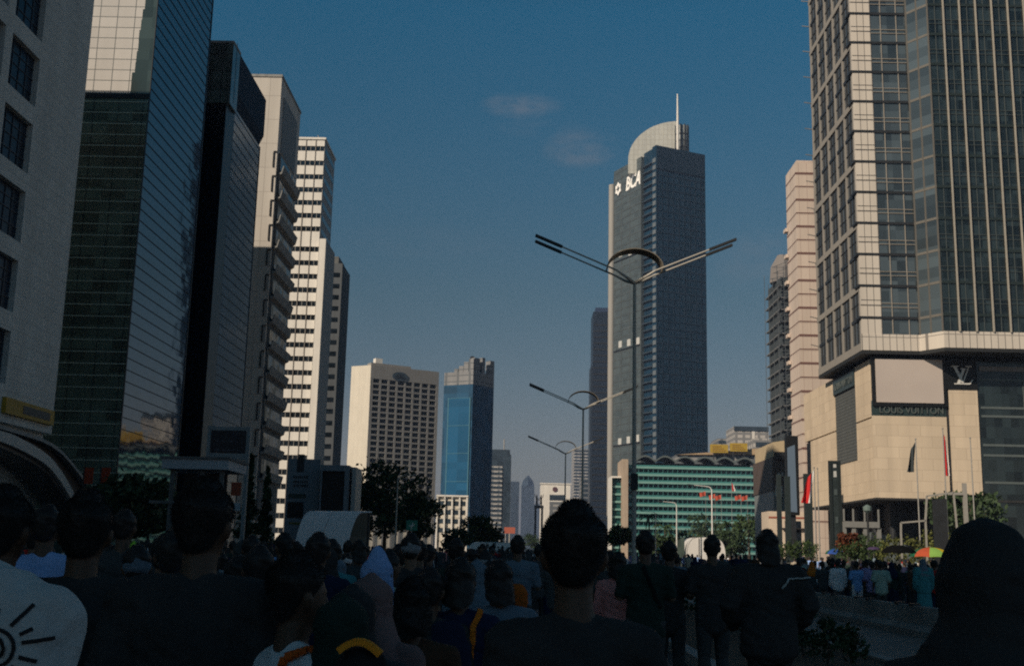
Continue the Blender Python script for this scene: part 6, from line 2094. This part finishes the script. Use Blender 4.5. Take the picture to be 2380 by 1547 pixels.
sp_ = MB()
scx, scz, PS = .184, 1.335, .55
ink(sp_, [(scx + .062 * PS * math.cos(t / 20), scz + .055 * PS * math.sin(t / 20)) for t in range(-60, 66)], .0030)
ink(sp_, [(scx + PS * (.012 + .0030 * t / 4) * math.cos(t / 5), scz + PS * (.010 + .0026 * t / 4) * math.sin(t / 5)) for t in range(2, 40)], .0030)
for a, r0, r1 in ((68, .075, .150), (42, .078, .115), (24, .078, .150), (-4, .08, .125), (-27, .078, .145), (-55, .075, .10), (-72, .07, .15), (100, .072, .11), (128, .075, .14), (160, .078, .115), (195, .078, .14), (-110, .075, .12), (-145, .078, .14)):
    ca, sa = PS * math.cos(R_(a)), PS * math.sin(R_(a))
    ink(sp_, [(scx + (r0 + (r1 - r0) * i / 12) * ca, scz + (r0 + (r1 - r0) * i / 12) * sa) for i in range(13)], .0032)
me = bpy.data.meshes.new('sun_print'); me.from_pydata(sp_.v, [], sp_.f); me.update()
me.materials.append(mat('ink_black', (0.015, 0.016, 0.018), .8))
so = bpy.data.objects.new('sun_print', me); COL.objects.link(so); so.parent = wp_

# ---- straps and bags that people carry
def strap(owner, pts, w, m, name, label, cat='strap', k=.012):
    """a band laid on the owner's back or shoulder, in the owner's own axes"""
    bpy.context.view_layer.update()
    M = owner.matrix_world
    sh = [c for c in owner.children if c.name.split('.')[0] in ('headscarf', 'shirt')]
    mb = MB(); prev = None
    trees = [BVHTree.FromPolygons([v.co.copy() for v in c.data.vertices], [tuple(p.vertices) for p in c.data.polygons]) for c in sh]
    fine = []
    for i in range(len(pts) - 1):
        for j in range(8): fine.append(Vector(pts[i]).lerp(Vector(pts[i + 1]), j / 8))
    fine.append(Vector(pts[-1]))
    c = Vector((0, 0, 1.30))
    for q in fine:
        best = None
        for tr in trees:
            d = (Vector((0, 0, q.z * .6 + 1.30 * .4)) - q).normalized()
            h = tr.ray_cast(q - d * .3, d)
            if h[0] is not None and (best is None or h[3] < best[2]): best = (h[0], h[1], h[3])
        if best is None: prev = None; continue
        p, nn = best[0] + best[1] * .008, best[1]
        if prev is not None and (p - prev[0]).length < .15:
            d = (p - prev[0]).normalized(); sd = d.cross(nn).normalized() * w
            up = nn * k
            mb.add([M @ v for v in (prev[0] - sd, prev[0] + sd, p + sd, p - sd, prev[0] - sd + up, prev[0] + sd + up, p + sd + up, p - sd + up)],
                   [(0, 1, 2, 3), (7, 6, 5, 4), (0, 4, 5, 1), (2, 6, 7, 3), (1, 5, 6, 2), (0, 3, 7, 4)])
        prev = (p, nn)
    if not mb.v: return None
    return tag(mb.build(name, m, None), label, cat)


ppl = {o['label']: o for o in bpy.data.objects if o.get('category') == 'person'}
F = lambda s: [o for l, o in ppl.items() if s in l][0]
strap(F('orange strapped man') if False else F('with an orange strap, his head'), [(.17, -.2, 1.0), (.17, -.2, 1.2), (.14, -.1, 1.42), (.13, .05, 1.42), (.15, .2, 1.25)], .015, cloth('strap_red', (0.60, 0.11, 0.02)), 'bag_strap', 'red orange strap on the shoulder of the man in white')
strap(F('orange bag strap'), [(.20, -.2, .95), (.19, -.22, 1.15), (.15, -.14, 1.36), (.12, -.02, 1.44)], .016, cloth('strap_bright', (0.75, 0.20, 0.02)), 'bag_strap', 'bright orange bag strap on the person in dark blue')
strap(F('pale shoulder strap'), [(-.16, -.2, 1.15), (-.17, -.18, 1.3), (-.15, -.05, 1.43), (-.14, .1, 1.4)], .018, cloth('strap_cream', (0.42, 0.39, 0.28)), 'bag_strap', 'cream bag strap on the left shoulder of the broad man in black')
strap(F('left of the concrete barrier'), [(.08, -.2, 1.28), (.17, -.15, 1.36), (.20, 0, 1.35)], .006, cloth('strap_pale', (0.40, 0.43, 0.42)), 'bag_strap', 'thin pale strap on the shoulder of the person in black by the barrier')
strap(F('on the median beside'), [(-.10, -.2, 1.45), (.0, -.22, 1.30), (.12, -.22, 1.12), (.2, -.15, 1.0)], .014, cloth('strap_black', (0.012, 0.012, 0.013)), 'bag_strap', 'dark strap slung across the dark grey green T-shirt')


def soft_bag(owner, c, dims, m, name, label):
    bpy.context.view_layer.update()
    M = owner.matrix_world
    mb = MB(M)
    x, y, z = c; a, b_, h = dims
    tube_loft(mb, [((x, y, z - h), a * .8, b_ * .9), ((x, y, z - h * .5), a, b_), ((x, y, z + h * .4), a * .95, b_ * .9), ((x, y, z + h), a * .6, b_ * .5)], 16)
    me = remesh(mb, name, .012, 4, .006, 5)
    me.materials.append(m)
    o = bpy.data.objects.new(name, me); COL.objects.link(o)
    return tag(o, label, 'bag')


soft_bag(F('orange waist bag'), (0, -.20, 1.02), (.14, .07, .13), cloth('bag_rust', (0.42, 0.10, 0.015)), 'waist_bag', 'rust orange bag on the back of the man in grey blue')
soft_bag(F('orange bag strap'), (-.02, -.21, 1.18), (.15, .08, .19), cloth('bag_navy', (0.022, 0.025, 0.055)), 'backpack', 'dark blue backpack on the long haired person with the orange strap')
soft_bag(F('lime scrap'), (.10, -.05, 1.47), (.03, .03, .035), cloth('lime_cloth', CL['lime']), 'neck_cloth', 'lime green cloth at the neck of the person in charcoal')
bp_ = empty('backpack', (aty(842, 1500, 2.85).x, 2.85, zy(842, 1484, 2.85) - .46), 'dark backpack with a yellow orange trim over its top, lower left of centre', 'bag')
o_ = bp_.location.copy()
m_ = MB(Matrix.Translation(o_))
tube_loft(m_, [((0, 0, .06), .115, .06), ((0, -.01, .2), .125, .072), ((0, -.005, .32), .105, .065), ((0, 0, .405), .062, .045)], 18)
me_ = remesh(m_, 'body', .010, 4, .006, 8)
for v in me_.vertices: v.co -= o_
me_.materials.append(cloth('pack_black', (0.02, 0.022, 0.024)))
po_ = bpy.data.objects.new('body', me_); COL.objects.link(po_); po_.parent = bp_
tr_ = MB(Matrix.Translation(o_))
arc = [Vector((-.050 + .10 * i / 14, -.040, .425 + .032 * math.sin(math.pi * (.10 + .86 * i / 14)))) for i in range(15)]
for a, c in zip(arc, arc[1:]): tr_.bar(a, c, .035, .016, (0, 0, 1))
tr_.build('trim', cloth('strap_orange', (0.85, 0.32, 0.03)), bp_)
b1 = soft_bag(F('grey blue cap'), (.02, .30, 1.06), (.035, .035, .10), mat('bottle_blue', (0.10, 0.14, 0.22), .2), 'water_bottle', 'small blue water bottle held before the person in the grey blue cap')

# ---- particular people beyond the barrier
put(1946, 1298, 33.4, label='person in a white shirt beyond the barrier, below the blue and yellow umbrella', top='white', sleeve=True, loose=.02)
put(2144, 1294, 31, label='woman in a teal dress and grey blue headscarf beyond the barrier, below the rainbow umbrella', head='hijab', headc='grey blue', top='teal', bottom='teal', skirt=True, sleeve=True, loose=.04)
put(2168, 1300, 32.4, label='person in a teal shirt right beside the woman in the teal dress', top='teal', sleeve=True)
put(2046, 1302, 31.4, label='person in a grey mint shirt beyond the middle of the barrier', top='mint', loose=.03)
put(2026, 1302, 32.2, label='person in a lilac shirt just left of the grey mint shirt', top='lilac', loose=.02)
put(1990, 1302, 33, label='person in a sky blue shirt with white trousers beyond the barrier', top='sky blue', bottom='white')
put(1886, 1300, 36, label='person in an orange headscarf at the left end of the visible barrier', head='hijab', headc='orange', top='charcoal', sleeve=True)
# ---- the crowd: seen as heads and shoulders, the nearer ones one by one
crowd_tops = ['black'] * 9 + ['charcoal'] * 7 + ['navy'] * 5 + ['dark grey'] * 4 + ['brown'] * 2 + ['maroon'] * 2 + ['dark green'] * 2 + ['grey blue'] * 2 + ['white'] * 4 + ['grey', 'grey', 'beige', 'teal', 'red', 'sky blue', 'pink', 'mint']
bright = ['white', 'white', 'pale blue', 'grey blue', 'teal', 'red', 'lilac', 'maroon', 'navy', 'navy', 'black', 'black', 'black', 'black', 'charcoal', 'charcoal', 'dark grey', 'dark blue', 'sky blue', 'beige', 'brown', 'mint', 'grey', 'maroon', 'dark green']
taken = [(o.location.x, o.location.y) for o in bpy.data.objects if o.get('category') == 'person'] + [(0, 0)]
rc = random.Random(21)
N_LEFT, N_RIGHT = 0, 0
zone_words = lambda y: 'nearer' if y < 18 else 'middle' if y < 40 else 'farther'


def crowd(n, x0, x1, y0, y1, tops, gap, side, hmin=1.46, hmax=1.66, ok=None, pw=1.0):
    made = tries = 0
    while made < n and tries < 6000:
        tries += 1
        y = y0 + (y1 - y0) * rc.random() ** pw
        f = 1.0
        x = rc.uniform(x0, x1)
        if abs(x + .011 * y) > .475 * y + .5: continue
        if ok and not ok(x, y): continue
        if any((x - a) ** 2 + (y - b) ** 2 < gap ** 2 for a, b in taken): continue
        taken.append((x, y))
        u = rc.random()
        top = rc.choice(tops)
        if u < .50: hd, hc, txt = 'short', '', 'short dark hair'
        elif u < .60: hd, hc, txt = 'long', '', 'long dark hair'
        elif u < .66: hd, hc, txt = 'tail', '', 'tied dark hair'
        elif u < .72: hd, hc, txt = 'short', rc.choice(['black', 'white', 'grey', 'red']), 'cap'
        else: hd, hc, txt = 'hijab', rc.choice(['black', 'black', 'black', 'charcoal', 'navy', 'mauve', 'grey blue', 'dark green', 'brown']), 'headscarf'
        if txt in ('cap', 'headscarf'): txt = f'{hc} {txt}'
        lab = f'person with {txt} and {top} top, {zone_words(y)} {side}'
        person((x, y, 0), rc.uniform(hmin, hmax) - (.06 if hd == 'hijab' else 0), lab, head=hd, headc=hc or 'black', top=top, bottom=rc.choice(['charcoal', 'black', 'navy', 'dark grey']),
               arms=rc.choice([A_DD, A_DB, A_BB, A_DD]), turn=rc.gauss(0, 22), skirt=(hd == 'hijab' and rc.random() < .4), sleeve=(hd == 'hijab' or rc.random() < .2), stance=rc.choice([0, .5]),
               group=lab.replace('person', 'people', 1), skin=rc.choice([SKIN, SKIN2]), cap=hc if 'cap' in txt else None, k=rc.choice([1.0, 1.06]))
        made += 1
    return made


def left_ok(x, y):
    if -8.6 < x + .0 < -5.6 and 49 < y < 53: return False
    # keep the sight line to the pieces the photograph shows open
    q = 1209 + x / y * 2645
    if y < 13.4 and 1165 < q < 2400: return False
    if 13 < y < 22 and 1185 < q < 1235: return False
    if y < 6.5 and q > 640: return False
    if y < 5: return False
    if y < 14 and 1415 < q < 2380: return False
    return True


crowd(38, -9, 1.6, 5.0, 13, crowd_tops, .58, 'left road crowd', ok=left_ok)
crowd(104, -17, 2.2, 11.5, 38, crowd_tops, .62, 'left road crowd', ok=left_ok)
crowd(48, 8.95, 17, 30.5, 40, bright, .62, 'crowd behind barrier', 1.42, 1.58)
crowd(40, 8.95, 25, 38, 60, bright, .8, 'crowd behind barrier', 1.44, 1.62)
crowd(12, 2.6, 8.0, 28, 60, crowd_tops, .9, 'median crowd')


# farther up the street the crowd is one mass of heads
def far_crowd(name, label, n, x0, x1, y0, y1, tops, seed, gap):
    r = random.Random(seed)
    names = sorted(set(tops)) + ['skin', 'hair']
    V_, F_, MI = [], [], []

    def lathe_(x, y, s, prof, mi, n_=8):
        b0 = len(V_)
        for rx, ry, z in prof:
            for i in range(n_):
                a = 2 * math.pi * i / n_
                V_.append((x + rx * s * math.cos(a), y + ry * s * math.sin(a), z * s))
        for k in range(len(prof) - 1):
            for i in range(n_):
                j = (i + 1) % n_
                F_.append((b0 + k * n_ + i, b0 + k * n_ + j, b0 + (k + 1) * n_ + j, b0 + (k + 1) * n_ + i)); MI.append(mi)
        F_.append(tuple(b0 + (len(prof) - 1) * n_ + i for i in range(n_))); MI.append(mi)
    pos = []
    tries = 0
    while len(pos) < n and tries < 20000:
        tries += 1
        x, y = r.uniform(x0, x1), y0 + (y1 - y0) * r.random()
        if abs(x + .011 * y) > .475 * y: continue
        if -8.6 < x < -5.6 and 49 < y < 53: continue
        if any((x - a) ** 2 + (y - b_) ** 2 < gap ** 2 for a, b_ in pos): continue
        if any((x - a) ** 2 + (y - b_) ** 2 < .4 for a, b_ in taken): continue
        pos.append((x, y))
        s = r.uniform(.88, 1.02); mi = names.index(r.choice(tops))
        lg = names.index('charcoal')
        for q in (-.09, .09):
            lathe_(x + q * s, y, s, [(.05, .08, 0), (.05, .05, .1), (.07, .07, .5), (.09, .09, .9)], lg, 6)
        lathe_(x, y, s, [(.17, .12, .78), (.16, .11, 1.05), (.21, .13, 1.3), (.19, .11, 1.40), (.06, .06, 1.46)], mi, 10)
        for q in (-.24, .24):
            lathe_(x + q * s, y + .02, s, [(.035, .035, .85), (.045, .045, 1.1), (.055, .055, 1.36), (.02, .02, 1.42)], mi, 6)
        if r.random() < .35:
            lathe_(x, y, s, [(.19, .14, 1.25), (.13, .11, 1.42), (.095, .105, 1.56), (.09, .10, 1.64), (.05, .06, 1.70)], names.index(r.choice(['black', 'charcoal', 'navy', 'grey blue'])), 10)
        else:
            lathe_(x, y, s, [(.05, .05, 1.42), (.055, .06, 1.50), (.075, .09, 1.56)], names.index('skin'), 10)
            lathe_(x, y, s, [(.07, .085, 1.545), (.085, .102, 1.60), (.085, .10, 1.65), (.055, .07, 1.70), (.02, .03, 1.715)], names.index('hair'), 10)
    me = bpy.data.meshes.new(name); me.from_pydata(V_, [], F_); me.update()
    for q in names: me.materials.append(SKIN if q == 'skin' else HAIR if q == 'hair' else cm(q))
    me.polygons.foreach_set('material_index', MI)
    me.polygons.foreach_set('use_smooth', [True] * len(me.polygons))
    o = bpy.data.objects.new(name, me); COL.objects.link(o)
    tag(o, label, 'crowd', None, 'stuff')


far_crowd('far_crowd', 'mass of small dark heads filling the left road in the distance', 330, -19, 2.2, 34, 130, crowd_tops + ['charcoal', 'navy', 'grey blue'], 5, .7)
far_crowd('far_crowd', 'mass of small heads filling the far carriageway in the distance', 120, 8.9, 30, 56, 120, bright + ['charcoal', 'navy', 'grey blue'], 6, .8)
soft_bag(F('seen whole from behind'), (.26, .02, 1.02), (.03, .03, .07), cloth('cloth_white_red', (0.6, 0.5, 0.5)), 'hand_cloth', 'white cloth held at the right hand of the man before the shelter')


# ---- umbrellas held over the crowd
def thin_cloth(name, c):
    m = cloth(name, c, .05)
    n, l = m.node_tree.nodes, m.node_tree.links
    if 'Mix Shader' not in n:
        p = n['Principled BSDF']; src = p.inputs['Base Color'].links[0].from_socket
        tr = n.new('ShaderNodeBsdfTranslucent'); mx = n.new('ShaderNodeMixShader'); mx.inputs[0].default_value = .55
        l.new(src, tr.inputs['Color']); l.new(p.outputs[0], mx.inputs[1]); l.new(tr.outputs[0], mx.inputs[2])
        l.new(mx.outputs[0], n['Material Output'].inputs['Surface'])
    return m


def umbrella(q, qt, Y, wq, cols, label, tilt=0):
    p = aty(q, qt, Y); R0 = wq / 2 / 2645.5 * Y
    t = empty('umbrella', (p.x, Y, p.z - .3), label, 'umbrella')
    n = 8
    for i in range(n):
        a0, a1 = 2 * math.pi * (i - .5) / n, 2 * math.pi * (i + .5) / n
        mb = MB(); rows = []
        for j in range(7):
            f = j / 6; rr = R0 * math.sin(f * math.pi / 2 * .95); z = p.z - R0 * .52 * (1 - math.cos(f * math.pi / 2 * .95))
            row = []
            for k in range(5):
                a = a0 + (a1 - a0) * k / 4
                sag = 1 - .05 * f * math.sin(math.pi * k / 4)
                row.append((p.x + rr * sag * math.cos(a), Y + rr * sag * math.sin(a), z + .04 * f * math.sin(math.pi * k / 4)))
            rows.append(row)
        for j in range(6):
            for k in range(4): mb.add([rows[j][k], rows[j][k + 1], rows[j + 1][k + 1], rows[j + 1][k]], [(0, 1, 2, 3)])
        c = cols[i % len(cols)]
        mb.build('canopy_panel', thin_cloth('umbrella_' + c, {'red': (0.80, 0.16, 0.08), 'green': (0.42, 0.75, 0.18), 'yellow': (0.95, 0.70, 0.04), 'blue': (0.06, 0.16, 0.62), 'dark': (0.01, 0.011, 0.013), 'darkgreen': (0.04, 0.22, 0.12), 'violet': (0.14, 0.10, 0.22)}[c]), t, True)
    zl_ = .02 if Y > 90 else p.z - 1.0
    MB().tube((p.x, Y, p.z + .08), (p.x, Y, zl_), .008 if Y < 90 else .025).build('shaft', M_STEEL, t)
    rb_ = MB()
    for i in range(n):
        a = 2 * math.pi * (i - .5) / n
        rb_.tube((p.x, Y, p.z - R0 * .25), (p.x + R0 * .7 * math.cos(a), Y + R0 * .7 * math.sin(a), p.z - R0 * .22), .006, n=5)
    rb_.build('rib', M_STEEL, t)
    if Y < 90: MB().path([(p.x, Y, p.z - 1.0), (p.x, Y, p.z - 1.06), (p.x + .03, Y, p.z - 1.08), (p.x + .05, Y, p.z - 1.04)], .013).build('handle', M_DARK, t)
    return t


umbrella(1945, 1274, 122, 54, ['yellow', 'yellow', 'red', 'red', 'darkgreen', 'blue', 'blue', 'yellow'], 'blue and yellow umbrella over the crowd beyond the barrier')
umbrella(2162, 1271, 90, 92, ['yellow', 'yellow', 'green', 'darkgreen', 'darkgreen', 'red', 'green', 'yellow'], 'rainbow umbrella in red, green and yellow at the right of the crowd')
umbrella(2088, 1266, 56, 78, ['dark'], 'dark umbrella between the two bright ones')
umbrella(2030, 1270, 58, 30, ['violet'], 'small violet umbrella deep in the crowd beyond the barrier')
# a small flag carried in the far crowd
p = aty(957, 1258, 30)
t = empty('hand_flag', (p.x, 30, 1.3), 'small faded red flag on a stick raised in the crowd below the green road sign', 'flag')
MB().tube((p.x - .08, 30, 1.3), (p.x - .02, 30, p.z + .03), .008).build('stick', M_STEEL, t)
mb = MB()
for i in range(5):
    a, c = i / 5, (i + 1) / 5
    mb.add([(p.x + .22 * a, 30 + .03 * math.sin(a * 8), p.z - .14 * a), (p.x + .22 * c, 30 + .03 * math.sin(c * 8), p.z - .14 * c), (p.x + .2 * c - .02, 30 + .03 * math.sin(c * 8), p.z - .26 - .1 * c), (p.x + .2 * a - .02, 30 + .03 * math.sin(a * 8), p.z - .26 - .1 * a)], [(0, 1, 2, 3)])
mb.build('cloth', mat('faded_red_cloth', (0.50, 0.12, 0.12), .8), t)
